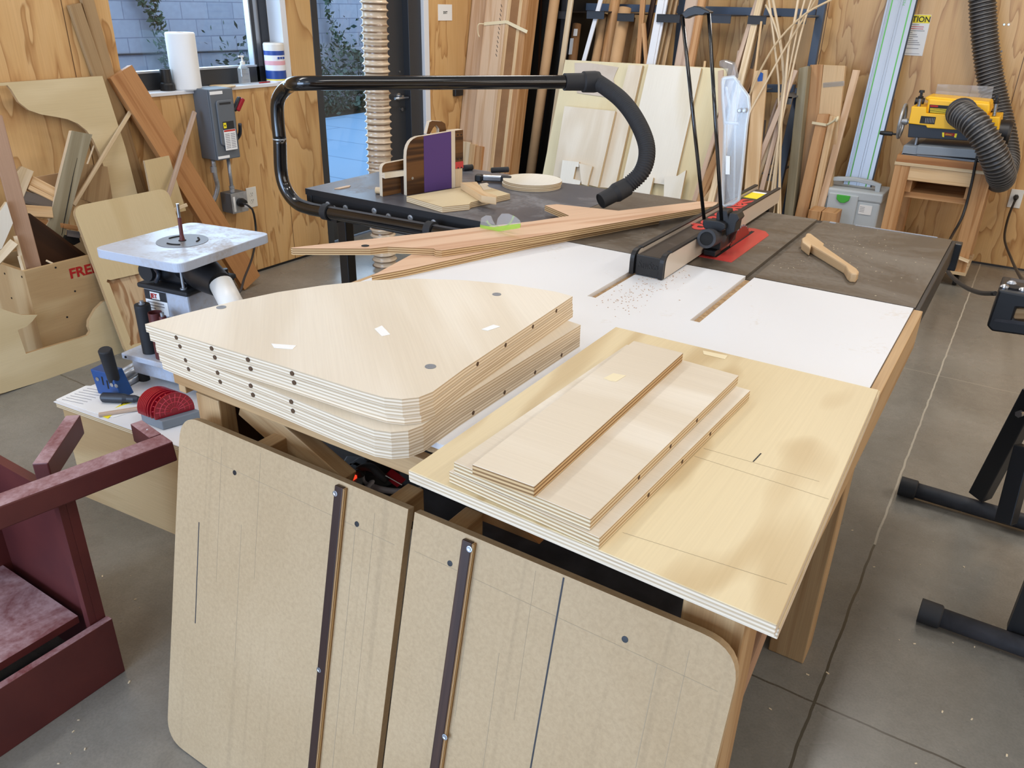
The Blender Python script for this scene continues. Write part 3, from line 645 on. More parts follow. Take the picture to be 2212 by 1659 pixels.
# fence
f = thing('rip_fence', (-.776, 2.42, T), 'black rip fence with tan faces and red lettering across the saw table', 'fence')
fy0, fy1, fx0, fx1 = 1.889, 2.948, -.823, -.731
b = MB(); b.bb(fx0+.012, fx1-.012, fy0+.012, fy1-.02, T+.003, T+.054); soft(b.build('channel', 'chan', f), .002)
for xa, xb in ((fx1-.010, fx1), (fx0, fx0+.010)):
    b = MB(); b.prism(rrect([V((xb, fy0+.012, T+.002)), V((xb, fy0+.012, T+.064)), V((xb, fy1, T+.064)), V((xb, fy1, T+.014))], [.001, .03, .012, .01]), (xa-xb, 0, 0)); b.build('face_board', ['tanplastic', 'black'], f)
    b = MB(); b.prism(rrect([V((xb-.001 if xb == fx1 else xb-.002, fy0, T+.001)), V((xb-.001 if xb == fx1 else xb-.002, fy0, T+.066)), V((xb-.001 if xb == fx1 else xb-.002, fy0+.05, T+.066)), V((xb-.001 if xb == fx1 else xb-.002, fy0+.013, T+.03)), V((xb-.001 if xb == fx1 else xb-.002, fy0+.013, T+.001))], [.002, .03, .002, .015, .001]), (-.012, 0, 0)); soft(b.build('end_trim', 'black', f), .002)
    b = MB(); xm = (xa+xb)/2; b.bb(xm-.008, xm+.006, fy0+.045, fy1-.004, T+.062, T+.068); soft(b.build('top_trim', 'black', f), .002)
b = MB(); b.bb(fx0+.012, fx1-.012, fy0+.004, fy0+.014, T+.003, T+.056); e_ = soft(b.build('end_cap', 'black', f), .002)
text('SawStop', .030, (fx0+.020, fy0+.0035, T+.022), (1, 0, 0), UP, 'blackmetal', f, .0006, 'embossed_lettering', 'LEFT', 0, .62)
text('SawStop', .088, (fx0+.024, fy1-.215, T+.0548), (0, -1, 0), (1, 0, 0), 'redtext', f, .0004, 'lettering', 'LEFT', .003, 1.62)
b = MB(); b.bb(fx0+.016, fx1-.016, fy1-.185, fy1-.09, T+.054, T+.0552); b.build('warning_label', 'yellowlabel', f)
b = MB(); b.bb(fx0+.016, fx1-.016, fy1-.09, fy1-.068, T+.054, T+.0552); b.build('label_border', 'paper', f)
b = MB(); b.bb(-.80, -.755, fy1-.02, fy1+.05, T-.06, T+.04); soft(b.build('clamp_head', 'blackmetal', f), .004)
# guard: port, bracket, rods, clear shields
gd = thing('guard', (0, 0, 0), None, None); gd.parent = saw; gd.location = V((-.70, 2.2, T))-saw.location; gd.name = 'blade_guard'
gy = 2.17
b = MB(); b.bb(-.73, -.685, gy+.02, gy+.16, T+.02, T+.075); b.bb(-.725, -.69, gy+.0, gy+.05, T+.004, T+.02); pts = [t5(620, 750), t5(910, 780), t5(1000, 830), t5(1000, 900), t5(920, 960), t5(640, 900), t5(610, 830)]
b.prism([P(u, v, y=gy) for u, v in pts], (0, .03, 0)); pts = [t5(890, 590), t5(1030, 600), t5(1050, 700), t5(1070, 640), t5(1200, 650), t5(1240, 740), t5(1190, 800), t5(1160, 960), t5(1010, 1040), t5(990, 780), t5(840, 760), t5(850, 640)]
b.prism([P(u, v, y=gy+.02) for u, v in pts], (0, .05, 0)); soft(b.build('bracket', 'black', gd), .003)
q = P(*t5(690, 1070), y=gy-.05); aim = V((.06, -1, .16)).normalized()
b = MB(); b.lathe([(.019, 0), (.026, .0), (.026, .028), (.024, .03), (.024, .08), (.030, .1)][1:], q-aim*.0, -aim, 24); b.lathe([(.0265, -.001), (.0265, .006), (.019, .0061), (.019, -.0011)], q, aim, 24); b.build('dust_port', 'greydust', gd)
b = MB(); b.lathe([(.0195, .0), (.0195, .0012)], q+aim*.001, aim, 24); b.build('port_bore', 'blackvoid', gd)
b = MB(); b.tube([P(*t5(640, 990), y=gy+.05), P(*t5(880, 1340), y=gy+.05)], .004, 8); b.build('riving_knife_rod', 'black', gd)
b = MB(); b.prism([P(*t5(*p), y=gy+.10) for p in ((1130, 880), (1180, 880), (1190, 910), (1060, 1140), (880, 1230), (880, 1340), (690, 1320), (800, 1100))], (.004, .002, 0)); b.build('side_plate', 'darkred', gd)
for k, (tp, md) in enumerate((((1474, 35), (1521, 474)), ((1531, 26), (1559, 480)))):
    b = MB(); b.tube([P(*tp, y=gy+.02), P(*md, y=gy+.02)], .0052, 10); b.build('support_rod', 'blackgloss', gd)
b = MB(); arc = [(1372, 112), (1385, 95), (1420, 65), (1470, 47), (1520, 55), (1560, 75), (1597, 92), (1592, 110), (1560, 105), (1540, 122), (1480, 120), (1430, 135), (1400, 150), (1385, 130)]
b.prism([P(*C_(*p), y=gy+.01) for p in arc], (0, .03, 0)); soft(b.build('support_yoke', 'black', gd), .002)
outer = [(1705, 622), (1790, 612), (1810, 640), (1905, 770), (1912, 860), (1890, 1000), (1850, 1400), (1830, 1590), (1785, 1622), (1720, 1640), (1700, 1630), (1703, 1500), (1716, 1000), (1700, 800), (1697, 650)]
for k, (yo, w_) in enumerate(((gy+.04, .004), (gy+.085, .004))):
    b = MB(); b.prism([P(*C_(*p), y=yo) for p in (outer if k == 0 else [(1735, 640), (1800, 640), (1890, 790), (1890, 960), (1820, 1560), (1760, 1600), (1735, 1500), (1740, 900)])], (0, w_, 0)); b.build('clear_shield', 'clear', gd)
b = MB()
ins = [P(*C_(*p), y=gy+.06) for p in outer]
b.tube(ins+[ins[0]], .0045, 8, 0, False); b.tube([P(*C_(1720, 975), y=gy+.045), P(*C_(1825, 985), y=gy+.045)], .004, 8); b.tube([P(*C_(1725, 690), y=gy+.05), P(*C_(1760, 860), y=gy+.05), P(*C_(1735, 960), y=gy+.05)], .003, 8); b.tube([P(*C_(1830, 640), y=gy+.05), P(*C_(1800, 1000), y=gy+.05), P(*C_(1790, 1600), y=gy+.05)], .003, 8)
b.build('shield_rib', 'clearrib', gd)
b = MB(); b.prism([P(*C_(*p), y=gy+.036) for p in ((1725, 1240), (1757, 1245), (1755, 1390), (1722, 1388))], (0, .002, 0)); b.build('shield_label', 'paper', gd)
for p in ((1838, 880), (1876, 880)):
    b = MB(); b.lathe([(.006, 0), (.006, .008), (.003, .009)], P(*C_(*p), y=gy+.037), (0, -1, 0), 10); b.build('shield_bolt', 'alu', gd)
# push stick
pts = [Q_(*p) for p in ((470, 590), (480, 565), (515, 567), (620, 645), (612, 660), (880, 845), (900, 870), (885, 890), (838, 885), (815, 865), (790, 820), (520, 660), (512, 685), (447, 635), (444, 605))]
b = MB(); b.prism([P(u, v, z=T+.026) for u, v in pts], (0, 0, -.0255), (0, 0)); tag(soft(b.build('push_stick', 'maple'), .004), 'knobbly hand-cut wooden push stick lying on the saw table', 'push stick')

# ------------------------------------------------------------------ black extension table
ext = thing('extension_table', (-1.76, 2.45, 0), 'dusty black extension table on the left of the saw, things scattered on it', 'table')
ey0, ey1, ex0 = 2.103, 2.812, -2.252
b = MB(); b.bb(ex0, sx0-.002, ey0, ey1, T-.022, T); dusttop(b.build('tabletop', ['black', 'blacktop'], ext))
b = MB(); b.bb(ex0+.004, sx0-.004, ey0+.004, ey0+.03, T-.10, T-.022); b.bb(ex0+.004, ex0+.03, ey0, ey1, T-.10, T-.022); soft(b.build('edge_rail', 'black', ext), .002)
for u, v in ((706, 428), (719, 440), (745, 447), (807, 449), (838, 468), (936, 489), (885, 458)):
    q = P(u, v, y=ey0); b = MB(); b.lathe([(.011, 0), (.011, .003), (.005, .004), (.004, .001)], V((q.x, ey0+.004, T-.035-.01*(u % 3))), (0, -1, 0), 12); b.build('bolt', 'galv', ext)
lx = P(747, 560, y=ey0+.05)
for x, y in ((lx.x, ey0+.06), (lx.x, ey1-.08), (-1.36, ey0+.06), (-1.36, ey1-.08)):
    b = MB(); b.bb(x-.022, x+.022, y-.022, y+.022, 0, T-.1); soft(b.build('leg', 'blackmetal', ext), .004)
# long pinkish plywood pieces
def lay(name, px, z, t_, mats, label, cat, g=None, group=None):
    pts = [P(u, v, z=z) for u, v in px]; b = MB(); b.prism(pts, (0, 0, -t_), (0, 1), g); return tag(b.build(name, mats), label, cat, group)
gdir = P(1545, 440, z=T)-P(700, 545, z=T)
lay('notched_plywood', ((803, 596), (890, 549), (1180, 484), (1425, 471), (1150, 523), (1100, 534), (873, 583)), T+.0185, .018, ['pinkply', 'edge_d'], 'lower of two long pinkish plywood pieces, its point on the white table', 'board', gdir)
o = thing('notched_plywood', P(1150, 490, z=T+.019), 'upper of two long pinkish plywood pieces, notched, safety glasses resting on it', 'board')
b = MB(); b.prism([P(u, v, z=T+.0375) for u, v in ((628, 535), (1150, 478), (1230, 466), (1177, 443.5), (1203, 441), (1336, 455), (1518, 434), (1551, 437), (1545, 445), (1100, 520), (954, 541), (941, 540), (937, 537), (837, 533), (800, 537), (632, 536.5))], (0, 0, -.018), (0, 1), gdir); b.build('board', ['pinkply', 'edge_d'], o)
b = MB(); b.lathe([(.011, 0), (.011, .0006)], P(789, 531, z=T+.0377), UP, 16); b.build('finger_hole', 'blackvoid', o)
b = MB(); b.bar(P(690, 540, z=T+.030), P(714, 537, z=T+.034), .006, .004, UP); b.build('splinter', 'maple', o)
# safety glasses
z = T+.0378
o = thing('safety_glasses', P(1080, 500, z=z), 'clear wraparound safety glasses with lime tint on the pinkish plywood', 'safety glasses')
def SG(u, v, y_): return P(u, v, y=y_)
gy0 = P(1080, 500, z=z).y
def lens(px, y_): return [P(u, v, y=y_) for u, v in px]
lb = [F_(*p) for p in ((1795, 500), (1805, 445), (1840, 425), (1880, 430), (1895, 470), (1912, 500), (1925, 500), (1935, 450), (1965, 412), (2020, 412), (2080, 440), (2112, 470), (2115, 500), (2000, 505), (1900, 520))]
b = MB(); b.prism(lens(lb, gy0), (0, .003, 0)); b.build('lens', 'clear', o)
b = MB(); lo = [F_(*p) for p in ((1795, 500), (1900, 520), (2000, 505), (2115, 490), (2112, 525), (2090, 530), (1960, 550), (1798, 560))]
b.prism(lens(lo, gy0-.001), (0, .003, 0)); b.build('lower_guard', 'limeclear', o)
for a_ in (((1850, 470), (1880, 505), (1990, 525)), ((2062, 432), (2040, 480), (1990, 525))):
    b = MB(); b.tube(smooth_path([P(*F_(*p), y=gy0+.03+.01*i) for i, p in enumerate(a_)], .01), .003, 8); b.build('temple_arm', 'limeclear', o)
# things on the black table
q1, q2 = P(*j3(545, 1442), z=T), P(*j3(1330, 1318), z=T)
jx = (q2-q1).normalized(); jn = V((jx.y, -jx.x, 0))
if jn.dot(EYE-q1) < 0: jn = -jn
JP = q1
def J(cx, cy, off=0): return PL(*j3(cx, cy), JP+jn*off, jn)
jig = thing('tenoning_jig', (q1+q2)/2, 'walnut-faced plywood jig with a purple abrasive strip on the black table', 'jig')
b = MB(); pts = rrect([J(545, 1442), J(530, 440), J(830, 425), J(1300, 345), J(1310, 1315)], [0, .07, 0, 0, 0]); b.prism(pts, -jn*.018, (0, 1), UP.cross(jn)); b.build('face_plate', ['walnut', 'edge_w'], jig)
b = MB(); b.prism([J(832, 430, .001), J(1300, 347, .001), J(1308, 1312, .001), J(845, 1388, .001)], -jn*.0008); b.build('abrasive_strip', 'purple', jig)
w0 = J(1310, 1315); ht = J(1300, 345).z-T
b = MB(); pp = [w0, w0+jx*.018, w0+jx*.018+UP*ht, w0+UP*ht]; b.prism([p_-jn*.0 for p_ in pp], -jn*.03); b.build('end_post', ['edge_w', 'edge_w'], jig)
pp = [w0+jx*.0185-jn*.0, w0+jx*.056-jn*.0]
b = MB(); b.prism([pp[0]+UP*.095, pp[1]+UP*.095, pp[1]+UP*ht, pp[0]+UP*ht], -jn*.03, (0, 1), jx); b.build('dark_post', ['walnut', 'edge_w'], jig)
b = MB(); b.prism([pp[0]+UP*.07+jn*.001, pp[1]+UP*.07+jn*.001, pp[1]+UP*.095+jn*.001, pp[0]+UP*.095+jn*.001], -jn*.03); b.build('red_stop', 'red', jig)
b = MB(); b.prism([pp[0], pp[1]-jx*.006, pp[1]-jx*.004+UP*.07, pp[0]+UP*.07], -jn*.03); b.build('lower_block', 'maple', jig)
b = MB()
for x_, z_ in ((.012, .92), (.028, .92), (.012, .5), (.028, .5), (.012, .345), (.028, .345)): b.lathe([(.003, 0), (.003, .0008)], pp[0]+jx*x_+UP*(ht*z_)+jn*.001, jn, 8)
b.build('screw', 'screw', jig)
b = MB(); b.lathe([(.005, 0), (.005, .001)], J(640, 1145), jn, 12); b.build('screw', 'steel', jig)
a0 = J(530, 1000)-jn*.018
# side box reaching out to the left
pb_ = P(*j3(132, 1458), z=T); off = (pb_-JP).dot(jn)
b = MB(); b.prism(rrect([J(132, 1458, off), J(118, 905, off), J(480, 838, off), J(900, 760, off), J(900, 1300, off)], [0, .022, 0, 0, 0]), -jn*.018, (0, 1), jx); b.build('side_plate', ['walnut', 'edge_w'], jig)
z1_, z0_ = J(125, 1048, off).z, J(125, 1135, off).z; o1 = JP+jn*off; w_2 = -off-.018
def SHF(s_, t_, z_): q_ = pb_+jx*s_+jn*(t_); return V((q_.x, q_.y, z_))
b = MB(); b.prism([SHF(.0, .0005, z0_), SHF(.0, w_2, z0_), SHF(.0, w_2, z1_), SHF(.0, .0005, z1_)], jx*.16, (0, 1)); b.build('shelf', ['edge_w', 'birch'], jig)
b = MB(); b.prism([SHF(.08, .0005, T), SHF(.08, w_2, T), SHF(.08, w_2, z0_), SHF(.08, .0005, z0_)], jx*.016, (0, 1)); b.build('web', ['darkwood', 'edge_d'], jig)
hp = [(880, 390), (930, 190), (975, 165), (1140, 175), (1200, 215), (1230, 390), (1095, 390), (1095, 300), (1045, 235), (990, 290), (940, 390)]
b = MB(); b.prism([J(cx, cy, -.05) for cx, cy in hp], -jn*.018, (0, 1)); b.build('handle', ['walnut', 'edge_w'], jig)
o = thing('push_block', P(985, 430, z=T), 'flat birch push block with a cleat across it, in front of the purple jig', 'push block')
b = MB(); b.prism([P(u, v, z=T+.02) for u, v in ((878, 424), (997, 404), (1048, 397), (1056, 404), (1102, 419), (1017, 437), (1014, 441), (955.5, 447))], (0, 0, -.0195), (0, 1)); b.build('base', ['birch_y', 'edge'], o)
b = MB(); b.prism([P(u, v, z=T+.045) for u, v in ((995, 394), (1030, 392.5), (1046, 414), (1073, 422), (1072, 427), (1040, 422))], (0, 0, -.0245), (0, 1)); soft(b.build('cleat', ['fir_pale', 'fir_pale'], o), .001)
b = MB(); b.prism([P(u, v, z=T+.022) for u, v in ((1036, 397), (1052, 394.5), (1056, 398), (1050, 402), (1062, 408), (1044, 410))], (0, 0, -.002)); b.build('notched_tab', 'birch_p', o)
b = MB(); q = P(812, 411, z=T+.012); b.tube([q, q+V((.05, .02, 0))], .012, 14); tag(b.build('dowel_stub', 'maple'), 'short thick dowel stub beside the walnut jig on the black table', 'dowel')
c = P(1148, 401, z=T)
for i in range(2):
    b = MB(); R_d = .115; b.prism([c+V((R_d*math.cos(a*PI/24)+.002*i, R_d*math.sin(a*PI/24)+.003*i, .012*(i+1))) for a in range(48)], (0, 0, -.0117), (0, 1)); tag(b.build('plywood_disc', ['sheet', 'edge']), 'upper of two round pale plywood discs on the black table' if i else 'lower of two round pale plywood discs on the black table', 'disc')
q = P(1065, 380, z=T)
cl = thing('spring_clamp', q, 'black and steel hand clamp lying behind the push block on the black table', 'clamp')
b = MB(); b.bar(P(1042, 377, z=T+.028), P(1086, 379, z=T+.028), .03, .024, UP); soft(b.build('clamp_body', 'steel', cl), .006)
b = MB(); b.bar(P(1027, 376, z=T+.03), P(1042, 377, z=T+.03), .034, .028, UP); soft(b.build('end_cap', 'black', cl), .006)
b = MB(); b.bar(P(1082, 379, z=T+.03), P(1105, 381, z=T+.028), .03, .025, UP); b.tube([P(1060, 368, z=T+.03), P(1100, 366, z=T+.035)], .011, 10); soft(b.build('grip', 'rubber', cl), .005)
b = MB(); b.tube([P(1000, 363, z=T+.012), P(1020, 361, z=T+.012)], .012, 12); tag(b.build('black_tube', 'rubber'), 'stub of black tube behind the walnut jig on the black table', 'tube')
lay('wood_sliver', ((722, 407), (748, 401), (757, 400), (755, 403), (735, 407)), T+.003, .003, ['fir_pink', 'fir_pink'], 'thin curled wood sliver on the corner of the black table', 'offcut')
# dust boom
o = thing('dust_boom', (-2.28, 2.04, .83), 'bent black steel dust collection boom arching over the black table', 'boom')
by = 2.055
lowp = [P(1010, 512, y=by), P(940, 500, y=by), P(707, 458, y=by), P(665, 449, y=by), P(640, 438, y=by), P(618, 410, y=by), P(607, 370, y=by), P(604, 300, y=by)]
rb_ = .0235
b = MB(); b.tube(smooth_path(lowp, .012), rb_, 20); dusttop(b.build('lower_tube', ['blackgloss', 'greydust'], o), .82)
zt = 1.285; e0, e1 = P(655, 180, z=zt), P(1230, 177, z=zt)
upp = [P(604, 300, y=by), P(600, 240, y=by), V((0, 0, 0)), e0.lerp(e1, .06), e1]
pa = P(599, 225, y=by); upp[1] = P(600, 262, y=by); upp[2] = P(612, 200, y=by+.005)+V((0, 0, 0))
b = MB(); b.tube(smooth_path([upp[0], upp[1], pa, P(606, 204, y=by), P(625, 186, y=by-.005), e0, e0.lerp(e1, .3), e0.lerp(e1, .7), e1], .012), rb_, 20); b.build('upper_tube', 'blackgloss', o)
b = MB(); b.lathe([(rb_+.001, -.002), (rb_+.001, .002)], P(604, 300, y=by), UP, 20); b.build('joint_ring', 'galv', o)
for u, v in ((707, 458), (931, 497)):
    q = P(u, v, y=by); d_ = (lowp[2]-lowp[1]).normalized(); b = MB(); b.lathe([(rb_+.006, -.014), (rb_+.006, .014)], q, d_, 20); b.build('collar', 'rubber', o)
q = P(720, 470, y=by); b = MB(); b.bb(q.x-.015, q.x+.015, by, ey0+.03, T-.09, T-.05); b.build('mount_bracket', 'blackmetal', o)
q = P(931, 497, y=by); b = MB(); b.bb(q.x-.015, q.x+.015, by, ey0+.03, T-.09, T-.05); b.build('mount_bracket', 'blackmetal', o)
dd = (e1-e0).normalized()
b = MB(); b.lathe([(.030, -.02), (.031, .05), (.037, .055), (.038, .10), (.036, .115)], e1, dd, 20); b.build('hose_cuff', 'rubber', o)
hs0 = e1+dd*.11; nz = P(1308, 426, z=T+.045)
hp = [hs0]
for (u, v), yy in (((1340, 214), .28), ((1376, 262), .5), ((1397, 318), .68), ((1388, 368), .84), ((1352, 405), .95)): hp.append(P(u, v, y=hs0.y+(nz.y-hs0.y)*yy))
b = corrugated([hs0-dd*.01]+hp, .029, .0085, .003); b.build('flex_hose', 'rubber', o)
nd = (P(1352, 405, y=hp[-1].y)-P(1306, 430, y=nz.y-.055)).normalized(); q = hp[-1]
b = MB(); b.lathe([(.031, -.005), (.033, .04), (.0275, .055), (.0265, .105), (.023, .1051), (.022, .06)], q, -nd, 20); b.build('nozzle', 'rubber', o); b = MB(); b.lathe([(.0235, .103), (.0235, .1035)], q, -nd, 20); b.build('nozzle_bore', 'blackvoid', o)
# loose dust and chips
b = MB()
for i in range(300):
    if i < 90: x, y, z = random.gauss(-.40, .16), random.gauss(2.42, .16), T+.0006
    elif i < 330:
        t_ = random.random(); x, y = (-.74+.0*t_+random.gauss(0, .03), 1.62+.4*t_+random.gauss(0, .03)); z = T+.0006
    else: x, y, z = random.uniform(-.75, -.16), random.uniform(1.5, 2.0), T+.0006
    if not (-1.2 < x < -.16) or (-.58 < x < -.53) or y < 1.45 or y > 2.82: continue
    s = random.uniform(.0005, .0017); a = random.uniform(0, PI)
    b.box((x, y, z), (s*2.2, s, .0008), (V((math.cos(a), math.sin(a), 0)), V((-math.sin(a), math.cos(a), 0)), UP), 0 if i < 90 else 1)
tag(b.build('sawdust', ['chip', 'rust']), 'scattered sawdust and chips on the saw and white outfeed table', 'sawdust', None, 'stuff')
b = MB()
for i in range(90):
    x, y = random.uniform(-.2, .7), random.uniform(.9, 2.6)
    if i > 60: x, y = random.uniform(-2.0, -1.4), random.uniform(.5, 1.1)
    s = random.uniform(.001, .004); a = random.uniform(0, PI)
    b.box((x, y, .001), (s*2.2, s, .0015), (V((math.cos(a), math.sin(a), 0)), V((-math.sin(a), math.cos(a), 0)), UP))
tag(b.build('floor_chips', 'chip'), 'pale wood chips scattered on the concrete floor', 'wood chips', None, 'stuff')
# ------------------------------------------------------------------ low cabinet and what stands on it
ct = .362
cab = thing('low_cabinet', (-2.1, 1.4, 0), 'low plywood cabinet with white top carrying the spindle sander', 'cabinet')
cu, cv = V((.9963, .0859, 0)), V((-.0859, .9963, 0)); cc = V((-2.425, 1.128, 0))
def cbx(b, a0, a1, b0, b1, z0, z1): return b.box(cc+cu*((a0+a1)/2)+cv*((b0+b1)/2)+UP*((z0+z1)/2), (a1-a0, b1-b0, z1-z0), (cu, cv, UP))
b = MB(); cbx(b, .012, .80, .010, .028, 0, ct-.02); b.build('front_board', 'binply', cab)
for a0_ in (.012, .782): b = MB(); cbx(b, a0_, a0_+.018, .0285, .74, 0, ct-.02); b.build('side_board', 'binply', cab)
b = MB(); cbx(b, .0, .81, 0, .75, ct-.02, ct-.001); b.build('top_core', 'edge', cab)
b = MB(); cbx(b, -.004, .814, -.004, .754, ct-.001, ct+.001); b.build('top_sheet', 'melamine', cab)
ct += .001
def TC(u, v, h=0): return P(u, v, z=ct+h)
def flat(name, px, mat, label, cat, h=.0008, par=None):
    b = MB(); b.prism([TC(u, v, h) for u, v in px], (0, 0, -.0006)); o = b.build(name, mat, par); return tag(o, label, cat) if label else o
o = flat('instruction_card', ((121, 863), (185, 833), (262, 835), (297, 851), (208, 893)), 'paper', 'white printed instruction sheet at the left end of the low cabinet', 'card')
for k in range(7): flat('print_line', ((134+k*9, 862-k*4), (180+k*9, 872-k*4.4), (180+k*9, 873-k*4.4), (134+k*9, 863-k*4)), 'papergrey', None, None, .0012, o)
o = flat('label_sheet', ((207, 893), (262, 862), (316, 852), (316, 880), (244, 902)), 'paper', 'white and yellow label sheet under the purple-stained stick', 'label sheet', .0014)
flat('yellow_band', ((248, 881), (268, 869), (316, 851), (317, 858), (290, 868)), 'yellowlabel', None, None, .002, o); flat('yellow_band', ((218, 898), (238, 893), (248, 891), (233, 904)), 'yellowlabel', None, None, .002, o)
text('ALM', .026, TC(262, 875, .0022), TC(300, 864)-TC(262, 875), TC(262, 860)-TC(262, 875), 'ink', o, .0002)
b = MB(); b.bar(TC(212, 893, .012), TC(314, 877, .012), .016, .010, UP); tag(soft(b.build('stained_stick', 'mauve'), .003), 'purple-stained wooden stick lying across the label sheet', 'stick')
# screwdriver
a, c = TC(219, 858, .017), TC(299, 862, .017); dv = (c-a).normalized(); L_ = (c-a).length
o = thing('screwdriver', a-UP*.017, 'dark grey handled screwdriver beside the blue drilling jig', 'screwdriver')
b = MB(); b.lathe([(.010, 0), (.016, .006), (.0165, L_*.4), (.0155, L_*.62), (.012, L_*.72), (.0125, L_*.9), (.009, L_)], a, dv, 16); b.build('handle', 'navy', o)
b = MB(); b.lathe([(.0032, 0), (.0032, .07)], c, dv, 8); b.build('shaft', 'steel', o)
# pocket hole jig
q0, q1 = TC(212, 850), TC(265, 862)
jd = (q1-q0).normalized(); jn2 = V((jd.y, -jd.x, 0)); jn2 = jn2 if jn2.y < 0 else -jn2
o = thing('pocket_hole_jig', (q0+q1)/2, 'blue pocket-hole jig with a tall black handle on the low cabinet', 'jig')
b = MB(); w_ = (q1-q0).length; b.prism([q0-jd*.012+UP*.085, q1-jd*.03+UP*.085, q1, q0], -jn2*.05); soft(b.build('body', 'jigblue', o), .003)
for fx in (.12, .32, .5, .68, .86):
    b = MB(); c_ = q0+jd*w_*fx+UP*(.055-.01*(fx > .4))+jn2*.0005
    if fx in (.5, .32): b.bar(c_+UP*.012, c_-UP*.018, .006, .001, jn2); b.build('slot', 'blackvoid', o)
    else: b.lathe([(.007, 0), (.007, .0015)], c_, jn2, 10); b.build('guide_bush', 'steel', o)
h0 = P(248, 825, y=(q0.y+q1.y)/2+.02); h1 = P(227, 757, y=(q0.y+q1.y)/2+.0)
b = MB(); b.lathe([(.014, -.03), (.018, .0), (.021, (h1-h0).length), (.018, (h1-h0).length+.004)], h0, h1-h0, 18); b.build('handle', 'rubber', o)
for k, (p_, q_, r_) in enumerate((((258, 808), (302, 782), .011), ((262, 818), (304, 794), .016), ((274, 830), (304, 813), .009))):
    b = MB(); b.tube([TC(*p_, r_), TC(*q_, r_)], r_, 14)
    tag(b.build('steel_tube', 'alu'), ['upper and rearmost of three pale metal tubes behind the blue jig', 'thickest of three pale metal tubes behind the blue jig', 'lowest and thinnest of three pale metal tubes behind the blue jig'][k], 'tube')
# tray of red discs
ta, tb, tc_ = TC(303, 893, .03), TC(349, 911, .03), TC(434, 887, .03)
td = tc_+ta-tb
tray = thing('disc_tray', TC(365, 905), 'low grey tray holding upright red table inserts', 'tray')
b = MB(); b.prism([ta, tb, tc_, td], (0, 0, -.0295), (0, 0)); soft(b.build('tray', 'grey', tray), .003)
ad = (tb-ta).normalized(); wd2 = (tc_-tb).normalized(); wl = (tc_-tb).length; al = (tb-ta).length
for k in range(9):
    f = [.02, .09, .16, .23, .30, .37, .47, .62, .80][k]
    c_ = ta+ad*al*f+wd2*(wl*.46); R_ = wl*.50
    o = thing('table_insert', c_-UP*.002, 'nearest red round insert with a raised web pattern, standing in the grey tray' if k == 8 else 'red round insert in the row behind the nearest one in the grey tray', 'insert', 'red inserts in the grey tray')
    pts = [c_+wd2*(R_*math.cos(a*PI/18))+UP*(R_*1.05*math.sin(a*PI/18)+.012) for a in range(-1, 20)]
    b = MB(); b.prism(pts, -ad*.005); b.build('disc', 'crimson', o)
    if k >= 7:
        hub = c_+UP*.014+ad*.0003; n_ = ad
        for rr in (.2, .5, .75):
            b = MB(); b.tube([hub+wd2*(R_*rr*math.cos(a*PI/16))+UP*(R_*rr*math.sin(a*PI/16)) for a in range(-1, 18)], .0012, 6); b.build('web_ring', 'webred', o)
        for s_k in range(10):
            an = PI*(s_k+.5)/10; b = MB(); b.tube([hub+(wd2*math.cos(an)+UP*math.sin(an))*R_*.2, hub+(wd2*math.cos(an)+UP*math.sin(an))*R_*.95], .0011, 6); b.build('web_spoke', 'webred', o)
b = MB(); b.tube([TC(402, 842, .02), TC(428, 838, .03)], .0035, 8); tag(b.build('red_rod', 'crimson'), 'thin red rod lying behind the tray of red inserts', 'rod')
# spindle sander
zt_ = .84
sc_ = [P(u, v, z=zt_) for u, v in ((199, 536), (413, 479), (586, 504), (386, 572))]
scen = sum(sc_, V((0, 0, 0)))/4
ux = (sc_[3]-sc_[0]).normalized(); uy = V((-ux.y, ux.x, 0))
sd = thing('spindle_sander', (scen.x, scen.y, ct), 'white benchtop spindle sander with a square tilting table', 'sander')
b = MB(); b.prism(rrect(sc_, .035, 8), (0, 0, -.028), (0, 0)); o = b.build('table', 'sander', sd); soft(o, .002)
hub = P(394, 520, z=zt_+.001)
b = MB(); b.lathe([(.078, -.003), (.078, .0006)], hub, UP, 32); b.build('table_insert', 'dullsteel', sd)
for a0_, a1_ in ((20, 75), (140, 195), (262, 317)):
    b = MB(); ps = [hub+V((.050*math.cos(math.radians(a_)), .050*math.sin(math.radians(a_)), .0014)) for a_ in range(a0_, a1_, 6)]; b.tube(ps, .003, 6); b.build('insert_slot', 'blackvoid', sd)
b = MB(); b.lathe([(.012, 0), (.012, .002)], hub, UP, 14); b.build('spindle_hole', 'blackvoid', sd)
sp1 = P(383, 440, y=hub.y)
b = MB(); b.lathe([(.009, 0), (.006, .02), (.006, .075)], hub, sp1-hub, 12); b.build('spindle_sleeve', 'burg', sd)
b = MB(); b.lathe([(.0048, .07), (.0048, (sp1-hub).length)], hub, sp1-hub, 12); b.build('spindle', 'steel', sd)
def SB(a_, b__, z): return scen+ux*a_+uy*b__+UP*(z-scen.z)
def sbox(b, a0_, a1_, b0_, b1_, z0_, z1_): return b.box(SB((a0_+a1_)/2, (b0_+b1_)/2, (z0_+z1_)/2), (a1_-a0_, b1_-b0_, z1_-z0_), (ux, uy, UP))
b = MB(); sbox(b, -.145, .045, -.07, .13, .43, .685); o = soft(b.build('motor_housing', 'sander', sd), .006)
b = MB(); sbox(b, -.157, .057, -.082, .142, .685, .702); o = soft(b.build('top_plate', 'rubber', sd), .006)
b = MB(); lb_ = [SB(-.138, -.0715, .68), SB(-.045, -.0715, .68), SB(-.045, -.0715, .60), SB(-.138, -.0715, .60)]; b.prism(lb_, uy*.001); lab_ = b.build('name_label', 'paper', sd)
